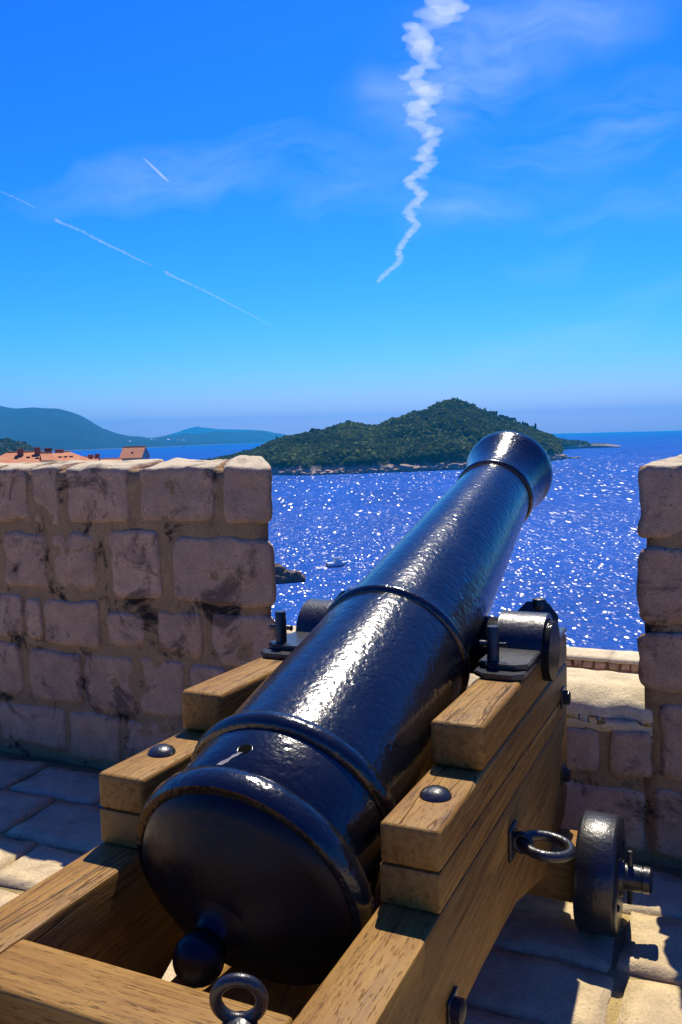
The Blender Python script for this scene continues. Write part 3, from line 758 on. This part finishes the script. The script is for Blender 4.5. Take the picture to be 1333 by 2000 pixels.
# paving stones, rows follow the wall
rs = random.Random(3); yv = WALLY - .06; row = 0
while yv > .35:
    dpt = rs.uniform(.26, .42); x = -4.6 + rs.uniform(0, .3)
    while x < 1.9:
        ln = rs.uniform(.28, .62)
        tz = rs.uniform(-.006, .006)
        V, F = rock_box((x + .014, yv - dpt + .014, -.07), (x + ln - .014, yv - .014, tz), .05, .008, .014, 6.5, row * 7 + x * 3)
        cx_, cy_ = x + ln / 2, yv - dpt / 2; an = rs.uniform(-.05, .05)
        V = [((a - cx_) * math.cos(an) - (b - cy_) * math.sin(an) + cx_, (a - cx_) * math.sin(an) + (b - cy_) * math.cos(an) + cy_, min(c, .012)) for a, b, c in V]
        link('paving_stone', np_mesh('paving_stone', V, F), M_pave, terr); x += ln
    yv -= dpt; row += 1

par = empty('parapet_wall', (0, 0, 0), GRZ)
tag(par, 'thick battlemented stone parapet wall with an open embrasure for the gun', 'wall')
def core(name, lo, hi, label=None, splay=None):
    V, F = rock_box(lo, hi, .06, .02, .006, 7, lo[0] * 3)
    if splay: V = [splay(p) for p in V]
    return link(name, np_mesh(name, V, F), M_mortar, par)
def splL(p):   # the embrasure widens outward on the left merlon
    x, y_, z = p; k = max(0, y_ - WALLY) * .72; return (x - k * max(0, 1 - (XL - x) / .5), y_, z) if x > XL - .5 else p
def splR(p):
    x, y_, z = p; k = max(0, y_ - WALLY) * .55; return (x + k * max(0, 1 - (x - XR) / .5), y_, z) if x < XR + .5 else p
core_l = core('merlon', (-6, WALLY + .004, -.3), (XL - .02, WALLB - .01, 1.425), splay=splL)
core_r = core('merlon', (XR + .02, WALLY + .004, -.3), (4, WALLB - .01, 1.425), splay=splR)
core_s = core('sill_wall', (XL - .1, WALLY + .006, -.3), (XR + .1, WALLB - .02, .51))
ST = [0]
def stone(par_, x0, z0, x1, z1, deep=.07, front=None, splay=None, amp=.013, chip=.010, ragged=True, mat=None, zfun=None):
    ST[0] += 1; sd_ = ST[0] * 5.37
    y0 = WALLY - (rs.uniform(-.001, .008) if front is None else front)
    V, F = rock_box((x0, y0, z0), (x1, y0 + deep, z1), .028, .009, amp * .55, 9, sd_, chip)
    cxm, czm, hx, hz_ = (x0 + x1) / 2, (z0 + z1) / 2, (x1 - x0) / 2, (z1 - z0) / 2; rc = min(rs.uniform(.012, .05), hx * .6, hz_ * .6); W_ = []
    for (x, y_, z) in V:
        if ragged and not (zfun is top_wear and z > czm):
            a_, b_ = (x - cxm) / hx, (z - czm) / hz_
            ex_, ez_ = max(0, abs(x - cxm) - (hx - rc)), max(0, abs(z - czm) - (hz_ - rc)); dd_ = math.hypot(ex_, ez_)
            if ex_ > 0 and ez_ > 0 and dd_ > 1e-6:
                k_ = max(ex_, ez_) / dd_; x += (k_ - 1) * ex_ * math.copysign(1, a_); z += (k_ - 1) * ez_ * math.copysign(1, b_)
            e_ = max(abs(a_), abs(b_)) ** 3
            x += .016 * e_ * nz((x, 0, z), 8, sd_ + 3); z += .016 * e_ * nz((x, 0, z), 8, sd_ + 13)
        W_.append((x, y_, z))
    V = W_
    if zfun: V = [zfun(p) for p in V]
    if splay: V = [splay(p) for p in V]
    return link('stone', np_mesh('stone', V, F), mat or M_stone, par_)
def top_wear(p):                      # worn cap: front arris broken and lower than the back
    x, y_, z = p
    k2 = min(1, max(0, (z - 1.22) / .22)); k = max(0, 1 - (y_ - WALLY) / .08)
    d_ = .020 * k * (.2 + 1.0 * abs(nz((x, 0, 0), 9, 3))) + .028 * max(0, 1 - (y_ - WALLY) / .29) - .012 * nz((x, y_, 0), 4, 8) - .008
    return (x, y_, z - d_ * k2 * k2)
TOP = 1.458
for a, b, c, d in [(-3.24, TOP, -3.03, 1.18), (-3.0, TOP, -2.84, 1.165), (-2.79, TOP, -2.43, 1.18), (-2.36, TOP, -1.965, 1.19), (-1.925, TOP + .004, XL, 1.185),
                   (-3.62, TOP, -3.27, 1.17), (-4.1, TOP, -3.65, 1.18), (-4.5, TOP, -4.13, 1.16), (-5.1, TOP, -4.54, 1.18), (-5.6, TOP, -5.13, 1.18), (-6.0, TOP, -5.63, 1.17)]:
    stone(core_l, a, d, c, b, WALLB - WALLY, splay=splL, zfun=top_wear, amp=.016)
# mortar-filled gaps of the top row are closed by the core; lower courses:
for a, b, c, d in [(-3.21, 1.12, -2.93, .85), (-2.895, 1.13, -2.635, .86), (-2.55, 1.155, -2.265, .83), (-2.2, 1.125, XL + .005, .83),
                   (-3.27, .815, -3.105, .60), (-3.085, .80, -2.985, .59), (-2.965, .805, -2.635, .575), (-2.59, .765, -2.365, .605), (-2.30, .785, -2.06, .59), (-2.01, .795, XL, .555),
                   (-3.3, .57, -3.135, .295), (-3.085, .545, -2.76, .29), (-2.73, .55, -2.445, .275), (-2.41, .56, -2.165, .285), (-2.13, .555, -1.93, .33), (-1.90, .52, XL, .30),
                   (-3.3, .25, -2.875, .05), (-2.84, .255, -2.54, .02), (-2.51, .25, -2.2, .04), (-2.16, .26, -1.93, .02), (-1.90, .27, XL, .02),
                   (-2.5, 1.18, -2.41, 1.155), (-2.0, 1.165, -1.94, 1.14)]:
    if b - d > .05: stone(core_l, a, d, c, b, splay=splL)
for zb, zt in [(.85, 1.13), (.58, .81), (.29, .55), (.03, .25)]:
    x = -3.33
    while x > -5.8:
        ln = rs.uniform(.25, .5); stone(core_l, x - ln + .03, zb, x, zt + rs.uniform(-.02, .01)); x -= ln
# right merlon
for a, b, c, d in [(XR, 1.452, .22, 1.165), (.26, TOP, .62, 1.17), (.66, TOP, 1.1, 1.17), (1.14, TOP, 1.6, 1.17), (1.64, TOP, 2.1, 1.17), (2.14, TOP, 2.8, 1.17), (2.84, TOP, 3.4, 1.17), (3.44, TOP, 4.0, 1.17)]:
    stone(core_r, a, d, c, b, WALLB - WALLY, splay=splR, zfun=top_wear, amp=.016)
for a, b, c, d in [(XR + .002, 1.14, .08, .865), (.11, 1.14, .5, .86), (XR + .004, .845, .02, .63), (.05, .84, .38, .62),
                   (-.15, .59, .02, .31), (.05, .58, .4, .30), (-.17, .27, .1, .02), (.14, .27, .5, .02)]:
    stone(core_r, a, d, c, b, splay=splR)
for zb, zt in [(.86, 1.14), (.62, .84), (.30, .58), (.02, .27)]:
    x = .54
    while x < 3.8:
        ln = rs.uniform(.25, .5); stone(core_r, x, zb, x + ln - .03, zt + rs.uniform(-.02, .01)); x += ln
# sill: blocks on top, stones under
def sill_wear(p):
    x, y_, z = p
    if z > .52:
        k = max(0, 1 - (y_ - WALLY) / .09); z = z - .05 * k * max(0, nz((x, 0, 0), 8, 2) + .35) + .008 * nz((x, y_, 0), 9, 4)
    return (x, y_, z)
for a, c in [(XL - .08, -1.205), (-1.204, -.80), (-.799, XR + .06)]:
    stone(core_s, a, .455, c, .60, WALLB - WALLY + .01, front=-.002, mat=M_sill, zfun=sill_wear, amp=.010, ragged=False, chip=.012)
for a, b, c, d in [(-.49, .46, -.355, .30), (-.325, .47, -.175, .30), (-.78, .46, -.52, .30), (-1.1, .46, -.81, .29), (-1.4, .46, -1.13, .30), (-1.66, .46, -1.43, .30),
                   (-.50, .25, -.20, .02), (-.85, .26, -.53, .02), (-1.2, .25, -.88, .02), (-1.5, .26, -1.23, .02), (-1.66, .26, -1.53, .02)]:
    stone(core_s, a, d, c, b)

# lower terrace and outer wall
V, F = rock_box((-40, WALLB, -3.4), (26, 12.2, -2.9), 1.2, .02, .03, 1, 5)
lt = link('lower_terrace', np_mesh('lower_terrace', V, F), M_low); lt.rotation_euler = (0, 0, GRZ)
tag(lt, 'lower terrace between the parapet and the outer wall', None, kind='structure')
V, F = rock_box((-46, WALLY + .02, -44), (30, WALLB - .05, -.5), 1.5, .02, .03, 1, 6)
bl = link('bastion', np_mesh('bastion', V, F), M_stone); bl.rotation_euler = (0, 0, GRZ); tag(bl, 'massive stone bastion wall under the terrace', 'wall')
V, F = rock_box((-40, 11.47, -44), (26, 11.90, -1.535), 1.5, .02, .03, 1, 8)
ow = empty('outer_wall', (0, 0, 0), GRZ); tag(ow, 'low rubble stone outer wall with a sunlit coping beyond the embrasure', 'wall')
owc = link('core', np_mesh('core', V, F), M_mortar, ow)
x = -40.0; cshared = []
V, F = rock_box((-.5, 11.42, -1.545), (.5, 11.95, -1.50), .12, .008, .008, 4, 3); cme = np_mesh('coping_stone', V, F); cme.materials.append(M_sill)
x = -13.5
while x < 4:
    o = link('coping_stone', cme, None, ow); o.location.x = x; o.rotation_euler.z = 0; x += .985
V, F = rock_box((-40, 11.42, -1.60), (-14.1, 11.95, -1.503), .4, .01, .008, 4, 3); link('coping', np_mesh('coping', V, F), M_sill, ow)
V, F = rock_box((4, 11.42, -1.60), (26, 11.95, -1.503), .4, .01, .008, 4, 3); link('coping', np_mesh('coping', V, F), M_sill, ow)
smes = []
for k in range(8):
    V, F = rock_box((-.07, 0, -.05), (.07, .08, .05), .035, .025, .018, 12, k * 3.1); me = np_mesh('rubble_stone', V, F); me.materials.append(M_stone); smes.append(me)
for rowi, zc in enumerate([-1.60, -1.71, -1.82]):
    x = -2.9 + rowi * .05
    while x < .4:
        o = link('rubble_stone', rs.choice(smes), None, ow); sx = rs.uniform(.75, 1.2)
        o.location = (x, 11.445 + rs.uniform(-.01, .01), zc); o.scale = (sx, 1, rs.uniform(.85, 1.02)); x += .16 * sx
    x = -7.4 + rowi * .04
    while x < -5.0:
        o = link('rubble_stone', rs.choice(smes), None, ow); sx = rs.uniform(.75, 1.2)
        o.location = (x, 11.445 + rs.uniform(-.01, .01), zc); o.scale = (sx, 1, rs.uniform(.85, 1.02)); x += .16 * sx

# ================================================================== GUN CARRIAGE
XM = -0.818; HALF = .266; THK = .118
CY = 2.0                                      # carriage origin (under its middle)
car = empty('gun_carriage', G(XM, CY, 0), GRZ)
tag(car, 'stepped brown oak gun carriage with black iron fittings on stone paving', 'gun carriage')
def L(y): return y - CY                       # frame Y -> carriage-local
def pl(pts): return [(L(y), z) for y, z in pts]
FRONT = 2.827
def Ct(y): return .685 - (y - 1.375) * .0551   # joint lines between planks
def Bt(y): return .762 - (y - 1.375) * .065
def At(y): return .843 - (y - 1.375) * .0455
ARCH = [(.80, .26), (1.02, .22), (1.26, .22), (1.34, .34), (1.50, .415), (1.70, .40), (2.016, .36), (2.30, .265), (2.45, .215), (2.76, .215)]
for s in (1, -1):
    x0, x1 = (HALF, HALF + THK) if s > 0 else (-HALF - THK, -HALF)
    ck = empty('cheek', (0, 0, 0)); ck.parent = car
    bm = prism(pl([(1.688, .933), (FRONT - .03, .884), (FRONT, .87), (FRONT, At(FRONT) + .0015), (1.688, At(1.688) + .0015)]), x0, x1, .013, 3); bm_obj('plank', bm, M_wood, ck)
    bm = prism(pl([(1.375, At(1.375)), (FRONT, At(FRONT)), (FRONT, Bt(FRONT) + .0015), (1.375, Bt(1.375) + .0015)]), x0 + .001 * s, x1, .010, 3)
    bm_obj('plank', bm, M_wood, ck)
    bm = prism(pl([(1.375, Bt(1.375)), (FRONT, Bt(FRONT)), (FRONT, Ct(FRONT) + .0015), (1.375, Ct(1.375) + .0015)]), x0, x1 - .0015 * s, .005, 2); bm_obj('plank', bm, M_wood, ck)
    bm = prism(pl([(.80, .708), (1.375, Ct(1.375)), (FRONT, Ct(FRONT)), (FRONT, .30), (2.76, .262)] + [(y, z) for y, z in reversed(ARCH[:-1])]), x0, x1 - .0005 * s, .008, 2); bm_obj('plank', bm, M_wood, ck)
for o in [o for o in bpy.data.objects if o.name.startswith('plank')]: auto_smooth(o, 30)
# rear transom, front transom, stool bed
bm = prism(pl([(.905, .704), (1.029, .699), (1.029, .56), (.905, .56)]), -HALF + .001, HALF - .001, .008, 3); o = bm_obj('rear_transom', bm, M_woodx, car); auto_smooth(o, 30)
bm = prism(pl([(2.46, .72), (2.62, .715), (2.62, .30), (2.46, .30)]), -HALF + .001, HALF - .001, .008, 2); o = bm_obj('front_transom', bm, M_woodx, car); auto_smooth(o, 30)
bm = prism(pl([(1.06, .36), (1.95, .36), (1.95, .30), (1.06, .30)]), -.264, .264, .008, 2); o = bm_obj('stool_bed', bm, M_wood, car); auto_smooth(o, 30)
bm = prism(pl([(1.30, .36), (1.72, .36), (1.72, .50), (1.30, .41)]), -.09, .09, .008, 2); o = bm_obj('quoin', bm, M_wood, car); auto_smooth(o, 30)
# axletrees and trucks
AXY, AXZ, WR = 2.597, .177, .177
RAY, RAZ, RWR = 1.14, .155, .155
for (ay, az) in ((AXY, AXZ), (RAY, RAZ)):
    bm = bmesh.new(); add_box(bm, (-XM - .375 + XM * 2 if False else -.452, L(ay) - .085, az - .075), (.452, L(ay) + .085, az + .085), .01, 2)
    o = bm_obj('axletree', bm, M_woodx, car); auto_smooth(o, 30)
def truck(side, ay, wr):
    xi = .458; xo = xi + .122
    e = empty('truck_wheel', (0, L(ay), wr)); e.parent = car
    def px(x): return x * side
    prof = [(xi + .002, .03), (xi + .002, wr - .012), (xi + .006, wr - .004), (xi + .014, wr), (xo - .014, wr), (xo - .006, wr - .004), (xo, wr - .012), (xo, .03)]
    if side < 0: prof = [(-a, b) for a, b in prof]
    lathe_obj('wheel', prof + [prof[0]], M_iron, e, 72, 'X')
    hub = [(xo - .004, .0), (xo - .004, .062), (xo + .012, .058), (xo + .012, 0)]
    if side < 0: hub = [(-a, b) for a, b in hub]
    lathe_obj('hub_washer', hub, M_iron, e, 40, 'X')
    ax = [(xo + .010, 0), (xo + .010, .040), (xo + .062, .039), (xo + .064, .036), (xo + .066, .036), (xo + .068, .040), (xo + .086, .039), (xo + .092, .032), (xo + .092, 0)]
    if side < 0: ax = [(-a, b) for a, b in ax]
    lathe_obj('axle_end', ax, M_steel if False else M_iron, e, 40, 'X')
    bm = bmesh.new(); add_box(bm, (px(xo + .028) - .008, -.009, -.085), (px(xo + .028) + .008, .009, .085), .004); bm_obj('linchpin', bm, M_iron, e)
    # bolt heads round the outer face
    for k in range(4):
        a = k * math.pi / 2 + .6; bm = lathe([(0, 0), (0, .012), (.006, .009), (.008, 0)] if side > 0 else [(0, 0), (0, .012), (-.006, .009), (-.008, 0)], 14, 'X')
        o = bm_obj('bolt_head', bm, M_iron, e); o.location = (px(xo), .105 * math.cos(a), .105 * math.sin(a))
for sd_ in (1, -1):
    truck(sd_, AXY, WR); truck(sd_, RAY, RWR)
# capsquares
TY, TZ, TR = 2.44, .912, .088
def plate_bm(x0, x1, y0, y1, z0, t, slope, chamf):
    bm = bmesh.new(); c = chamf
    P_ = [(x0, y0 + c), (x0 + c, y0), (x1 - c, y0), (x1, y0 + c), (x1, y1), (x0, y1)]
    a = [bm.verts.new((x, L(y), z0 + slope * (y - y0))) for x, y in P_]; b = [bm.verts.new((x, L(y), z0 + t + slope * (y - y0))) for x, y in P_]
    bm.faces.new(a[::-1]); bm.faces.new(b)
    for i in range(6): bm.faces.new((a[i], a[(i + 1) % 6], b[(i + 1) % 6], b[i]))
    bmesh.ops.recalc_face_normals(bm, faces=bm.faces[:]); bmesh.ops.bevel(bm, geom=bm.edges[:], offset=.003, segments=2, affect='EDGES'); return bm
def topz(y): return .933 - (y - 1.688) * .043
for s in (1, -1):
    xa, xb = (HALF - .012, HALF + THK + .004) if s > 0 else (-HALF - THK - .004, -HALF + .012)
    cs = empty('capsquare', (0, 0, 0)); cs.parent = car
    bm_obj('bed_plate', plate_bm(xa, xb, 2.075, 2.80, topz(2.075) + .0015, .014, -.043, .03), M_iron, cs, False)
    bm_obj('cap_plate', plate_bm(xa, xb, 2.125, 2.40, topz(2.125) + .017, .014, -.043, .03), M_iron, cs, False)
    # hump over the trunnion: an arched strap
    bm = bmesh.new(); ro, ri = TR + .020, TR + .004; prev = None; first = None; NN = 24
    for k in range(NN + 1):
        a = math.pi * (-.06 + 1.12 * k / NN); y0_, z0_ = math.cos(a), math.sin(a)
        ring = [bm.verts.new((x, L(TY) + r * y0_, TZ + r * z0_)) for x, r in ((xa, ri), (xa, ro), (xb, ro), (xb, ri))]
        if prev:
            for i in range(4): bm.faces.new((prev[i], prev[(i + 1) % 4], ring[(i + 1) % 4], ring[i]))
        else: first = ring
        prev = ring
    bm.faces.new(first); bm.faces.new(prev[::-1])
    o = bm_obj('trunnion_strap', bm, M_iron, cs); auto_smooth(o, 40)
    # upturned front flange with its bolt
    bm = bmesh.new(); w_ = (xb - xa) * .5; xc = (xa + xb) / 2
    P_ = [(-w_, 0), (w_, 0), (w_, .075), (w_ * .5, .115), (-w_ * .5, .115), (-w_, .075)]
    a = [bm.verts.new((xc + x, 0, z)) for x, z in P_]; b = [bm.verts.new((xc + x, .014, z)) for x, z in P_]
    bm.faces.new(a[::-1]); bm.faces.new(b)
    for i in range(6): bm.faces.new((a[i], a[(i + 1) % 6], b[(i + 1) % 6], b[i]))
    bmesh.ops.recalc_face_normals(bm, faces=bm.faces[:]); bmesh.ops.bevel(bm, geom=bm.edges[:], offset=.003, segments=2, affect='EDGES')
    o = bm_obj('front_flange', bm, M_iron, cs, False); o.location = (0, L(2.595), topz(2.6) + .012); o.rotation_euler = (R(-18), 0, 0)
    o = lathe_obj('flange_knob', [(-.02, 0), (-.02, .017), (.02, .017), (.03, .024), (.05, .026), (.066, .019), (.072, 0)], M_iron, cs, 24, 'Z', (xc + .004, L(2.645), topz(2.6) + .062))
    # pin with its forelock
    xp = xc - .03
    pin = lathe_obj('cap_pin', [(-.04, 0), (-.04, .0165), (.100, .0165), (.104, .0145), (.104, 0)], M_iron, cs, 24, 'Z', (xp, L(2.168), topz(2.168) + .02))
    fl = lathe_obj('forelock', [(-.036, 0), (-.036, .008), (-.030, .009), (.030, .006), (.036, .009), (.040, 0)], M_iron, pin, 12, 'X', (0, 0, .055))
# dome headed bolts on the middle step
for s in (1, -1):
    lathe_obj('bolt_head', [(-.01, 0), (-.01, .030), (.002, .032), (.010, .027), (.016, .016), (.018, 0)], M_iron, car, 28, 'Z', (s * (HALF + .062), L(1.53), .843 - (1.53 - 1.375) * .0455 + .001))
M_matt0 = iron_material('matt_black_nut', (.005, .005, .006), .5, 60, .3, .004, False)
# square nuts on the outer faces
for s in (1, -1):
    for y_, z_ in ((2.72, .685), (2.72, .425), (1.43, .47)):
        xo = s * (HALF + THK)
        bm = bmesh.new(); add_box(bm, (min(xo, xo + s * .006), L(y_) - .030, z_ - .030), (max(xo, xo + s * .006), L(y_) + .030, z_ + .030), .002)
        bm_obj('nut_plate', bm, M_iron, car, False)
        lathe_obj('nut', [(0, 0), (0, .024), (s * .018, .024), (s * .022, .018), (s * .024, 0)], M_matt0, car, 8, 'X', (xo + s * .004, L(y_), z_))
    # side ring bolt: plate, eye and ring
    xo = s * (HALF + THK); rb = empty('side_ring_bolt', (xo, L(1.955), .555)); rb.parent = car
    bm = bmesh.new(); add_box(bm, (-.001 if s > 0 else -.008, -.036, -.04), (.008 if s > 0 else .001, .036, .04), .003); bm_obj('wall_plate', bm, M_iron, rb, False)
    o = bm_obj('eye', torus_bm(.020, .009, 'Y'), M_iron, rb); o.location = (s * .026, 0, 0)
    o = bm_obj('ring', torus_bm(.058, .0125, 'Z'), M_iron, rb); o.location = (s * .082, .012, -.004); o.rotation_euler = (R(-4), R(5) * s, 0)
# ring on the rear transom
rb = empty('transom_ring_bolt', (.249 - .045, L(.975), .703)); rb.parent = car
lathe_obj('eye_base', [(-.02, 0), (-.02, .026), (.004, .026), (.010, .018), (.014, 0)], M_iron, rb, 24, 'Z')
o = bm_obj('ring', torus_bm(.034, .0095, 'Y'), M_iron, rb); o.location = (0, 0, .040); o.rotation_euler = (R(8), 0, R(22))

# ================================================================== CANNON BARREL
EL = .314; BY, BZ = 1.333, .683
gun = empty('cannon_barrel', G(XM, BY, BZ)); gun.rotation_euler = Matrix.Rotation(-PSI - .0 , 4, 'Z').to_euler()
gun.rotation_euler = (Matrix.Rotation(-PSI - .020, 4, 'Z') @ Matrix.Rotation(EL, 4, 'X')).to_euler()
tag(gun, 'long black painted cast iron cannon barrel raised over the embrasure', 'cannon')
tube = []
for s_, r_ in [(.004, .0), (.004, .20), (.055, .238), (.19, .235), (.23, .237)]: tube.append((s_, r_))
for k in range(13): q = k / 12; tube.append((.245 + q * .585, .2365 - q * .0265))
for k in range(21): q = k / 20; tube.append((.855 + q * 1.13, .2055 - q * .060))
tube += [(2.03, .146), (2.03, .10)]
o = lathe_obj('barrel_tube', tube, M_gun, gun, 128, ang=50)
M_rear = iron_material('dull_black_breech_paint', (.005, .005, .0055), .30, 30, .35, .005, False); M_rear.node_tree.nodes['Principled BSDF'].inputs['Specular IOR Level'].default_value = .26; M_rear.node_tree.nodes['Principled BSDF'].inputs['Coat Weight'].default_value = 0
lathe_obj('breech_face', [(-.105, 0), (-.100, .055), (-.085, .11), (-.055, .165), (-.028, .205), (-.018, .222), (-.002, .23), (.006, .22)], M_rear, gun, 96)
lathe_obj('base_ring', [(.0, .215), (-.006, .232), (-.004, .247), (.006, .254), (.030, .2555), (.046, .252), (.055, .243), (.062, .236), (.060, .22)], M_gun, gun, 128)
lathe_obj('reinforce_ring', [(.188, .230), (.190, .243), (.198, .251), (.210, .2545), (.222, .252), (.232, .246), (.236, .236), (.24, .23)], M_gun, gun, 128)
lathe_obj('reinforce_ring', [(.822, .205), (.824, .213), (.832, .2195), (.842, .221), (.850, .218), (.856, .209), (.858, .20)], M_gun, gun, 128)
lathe_obj('astragal', [(1.982, .140), (1.984, .150), (1.992, .156), (2.002, .157), (2.010, .153), (2.016, .146), (2.018, .14)], M_gun, gun, 96)
mz = [(2.028, .13), (2.030, .1465)]
for k in range(15): q = k / 14; mz.append((2.04 + q * .205, .1462 + .034 * q ** 1.9))
mz += [(2.262, .1815), (2.276, .1805), (2.286, .176), (2.292, .165), (2.294, .078), (2.285, .072), (1.75, .072), (1.75, 0)]
lathe_obj('muzzle', mz, M_gun, gun, 128)
lathe_obj('cascabel_neck', [(-.085, 0), (-.085, .09), (-.100, .060), (-.110, .042), (-.122, .036), (-.132, .038), (-.132, 0)], M_rear, gun, 48)
kn = [(-.121, 0)]
for k in range(1, 14): a = math.pi * k / 14; kn.append((-.165 + .044 * math.cos(a), .047 * math.sin(a)))
kn.append((-.209, 0)); lathe_obj('cascabel_button', kn, M_rear, gun, 48)
# vent: raised pad with a hole, and its lead streak
vs_ = .118
bm = lathe([(.230, .0), (.230, .019), (.2368, .017), (.2372, .0145), (.235, .0125), (.22, .010), (.22, 0)], 24, 'Z'); o = bm_obj('vent', bm, M_gun, gun); o.location = (-.012, vs_, 0)
lathe_obj('vent_hole', [(0, 0), (0, .0135), (.001, .0135), (.001, 0)], plain('hole_shade_black', (.002, .002, .002), .95, .05), gun, 20, 'Z', (-.012, vs_, .2372))  # flat black disc on the pad, painting the shade inside the hole
V = []; F = []; rv = random.Random(4)
for i in range(9):                                # pale scuff running back from the vent
    q = i / 8; xc_ = -.014 - .026 * q; hw = (.010 - .003 * q) * rv.uniform(.35, 1.2); ss_ = .106 - .040 * q; rr_ = .2388
    for xx in (xc_ - hw, xc_ + hw): V.append((xx, ss_, math.sqrt(rr_ * rr_ - xx * xx)))
    if i: F.append((2 * i - 2, 2 * i - 1, 2 * i + 1, 2 * i))
link('vent_scuff', np_mesh('vent_scuff', V, F), plain('worn_primer', (.20, .20, .20), .9, .1, 60, 1.2), gun)
M_matt = iron_material('matt_black_iron', (.004, .0045, .005), .75, 60, .3, .004, False)
# trunnions (hung below the bore line)
tl = Vector((0, (TY - BY) * math.cos(EL) + (TZ - BZ) * math.sin(EL), -(TY - BY) * math.sin(EL) + (TZ - BZ) * math.cos(EL)))
for s in (1, -1):
    pr = [(.10, 0), (.10, TR), (.262, TR), (HALF + THK + .001, TR), (HALF + THK + .003, TR - .002), (HALF + THK + .003, 0)]
    if s < 0: pr = [(-a, b) for a, b in pr]
    M_matt.node_tree.nodes['Principled BSDF'].inputs['Specular IOR Level'].default_value = .1
    lathe_obj('trunnion', pr, M_matt, gun, 56, 'X', tuple(tl))

# ================================================================== VAPOUR TRAILS AND AIR
def trail(name, pts, label, alt, dens, aniso=.55, vox=None, puff=True, seed=1):
    """a vapour trail at one altitude: lumpy closed body of thin droplets"""
    rr = random.Random(seed); bm = bmesh.new(); P = []
    for (u, v, wpx) in pts:
        p = at_z(u, v, alt); P.append((p, wpx / FPX * (p - Vector((0, 0, CAM_H))).length * .5))
    for (a, ra), (b, rb_) in zip(P[:-1], P[1:]):
        n_ = max(1, int((b - a).length / (min(ra, rb_) * .75))) * (5 if puff else 1)
        for k in range(n_):
            q = k / n_; c = a.lerp(b, q); r_ = ra + (rb_ - ra) * q
            if not puff: mat = Matrix.Translation(c) @ Matrix.Diagonal((r_, r_, r_, 1))
            else:
                r2 = r_ * rr.uniform(.22, .62); j = Vector((rr.gauss(0, .42), rr.gauss(0, .6), rr.gauss(0, .25))) * r_
                mat = Matrix.Translation(c + j) @ Matrix.Rotation(rr.gauss(0, .3), 4, 'Z') @ Matrix.Diagonal((r2 * rr.uniform(1.2, 2.4), r2 * rr.uniform(.8, 1.3), r2 * rr.uniform(.4, .7), 1))
            bmesh.ops.create_icosphere(bm, subdivisions=1, radius=1, matrix=mat)
    cen = P[len(P) // 2][0]
    for v in bm.verts: v.co -= cen
    me = bpy.data.meshes.new(name); bm.to_mesh(me); bm.free()
    o = link(name, me); o.location = cen
    md = o.modifiers.new('union', 'REMESH'); md.mode = 'VOXEL'; md.voxel_size = vox or min(r for _, r in P) * .45
    md.use_smooth_shade = True
    mt = bpy.data.materials.new(name + '_droplets'); mt.use_nodes = True; t = NT(mt.node_tree); t.n.clear(); out = t.node('ShaderNodeOutputMaterial')
    pv = t.node('ShaderNodeVolumePrincipled'); pv.inputs['Color'].default_value = (1, 1, 1, 1); pv.inputs['Density'].default_value = dens; pv.inputs['Anisotropy'].default_value = aniso
    t.l.new(pv.outputs[0], out.inputs['Volume']); o.data.materials.append(mt)
    return tag(o, label, 'vapour trail')
ALT = 8000.0
zig = [(738, 552, 9), (752, 536, 12), (768, 522, 13), (782, 508, 14), (778, 490, 14), (790, 470, 17), (806, 452, 18), (818, 440, 17), (800, 424, 20), (796, 408, 22), (815, 394, 22), (828, 380, 22), (802, 362, 26), (798, 350, 26),
       (826, 334, 26), (840, 318, 26), (822, 300, 30), (850, 278, 30), (838, 258, 34), (806, 240, 36), (838, 220, 38), (812, 202, 40), (850, 186, 40), (812, 158, 42), (800, 148, 36), (838, 128, 38), (826, 100, 46), (810, 72, 60), (840, 52, 66), (850, 28, 70), (880, 8, 70), (900, -20, 80), (930, -60, 90)]
trail('vapour_trail', zig, 'long wavering zigzag vapour trail of white puffs climbing the sky', ALT, 7.0e-4, seed=2, vox=60)
trail('vapour_trail', [(108, 428, 9), (118, 435, 10), (135, 441, 9), (160, 451, 8), (185, 465, 8), (210, 478, 8), (235, 489, 8), (262, 503, 7), (296, 519, 5)], 'thin broken white vapour trail slanting down, its thicker upper length', ALT, 1.1e-3, seed=3, vox=45)
trail('vapour_trail', [(322, 529, 6), (330, 536, 8), (355, 547, 7), (385, 561, 6), (420, 578, 6), (450, 594, 5), (490, 614, 4), (535, 640, 3)], 'faint thin lower length of the slanting vapour trail, fading to nothing', ALT, 1.0e-3, seed=4, vox=55)
trail('vapour_trail', [(-60, 345, 6), (0, 373, 6), (30, 386, 7), (50, 396, 6), (74, 409, 4)], 'short faint end of a vapour trail above the mountain', ALT, 1.0e-3, seed=5, vox=40)
trail('vapour_trail', [(280, 308, 3), (300, 327, 5.5), (318, 344, 6), (330, 355, 4)], 'short straight bright new vapour trail crossing a wisp of cirrus', ALT, 3.0e-3, seed=6, puff=False, vox=20)

# haze over sea and coast
HZ_R = 18300
bm = bmesh.new(); add_box(bm, (-HZ_R, -HZ_R, SEA - 40), (HZ_R, HZ_R, 460)); hz = bm_obj('haze', bm, None, None, False)
mt = bpy.data.materials.new('sea_haze'); mt.use_nodes = True; t = NT(mt.node_tree); t.n.clear(); out = t.node('ShaderNodeOutputMaterial')
pv = t.node('ShaderNodeVolumePrincipled'); pv.inputs['Color'].default_value = (.02, .47, 1.0, 1); pv.inputs['Density'].default_value = 1.0e-4; pv.inputs['Anisotropy'].default_value = 0.3
t.l.new(pv.outputs[0], out.inputs['Volume']); hz.data.materials.append(mt)
tag(hz, 'thin blue sea haze over water and coast', None, kind='stuff')

sc.cycles.volume_bounces = 0
sc.cycles.max_bounces = 6
sc.cycles.sample_clamp_indirect = 6
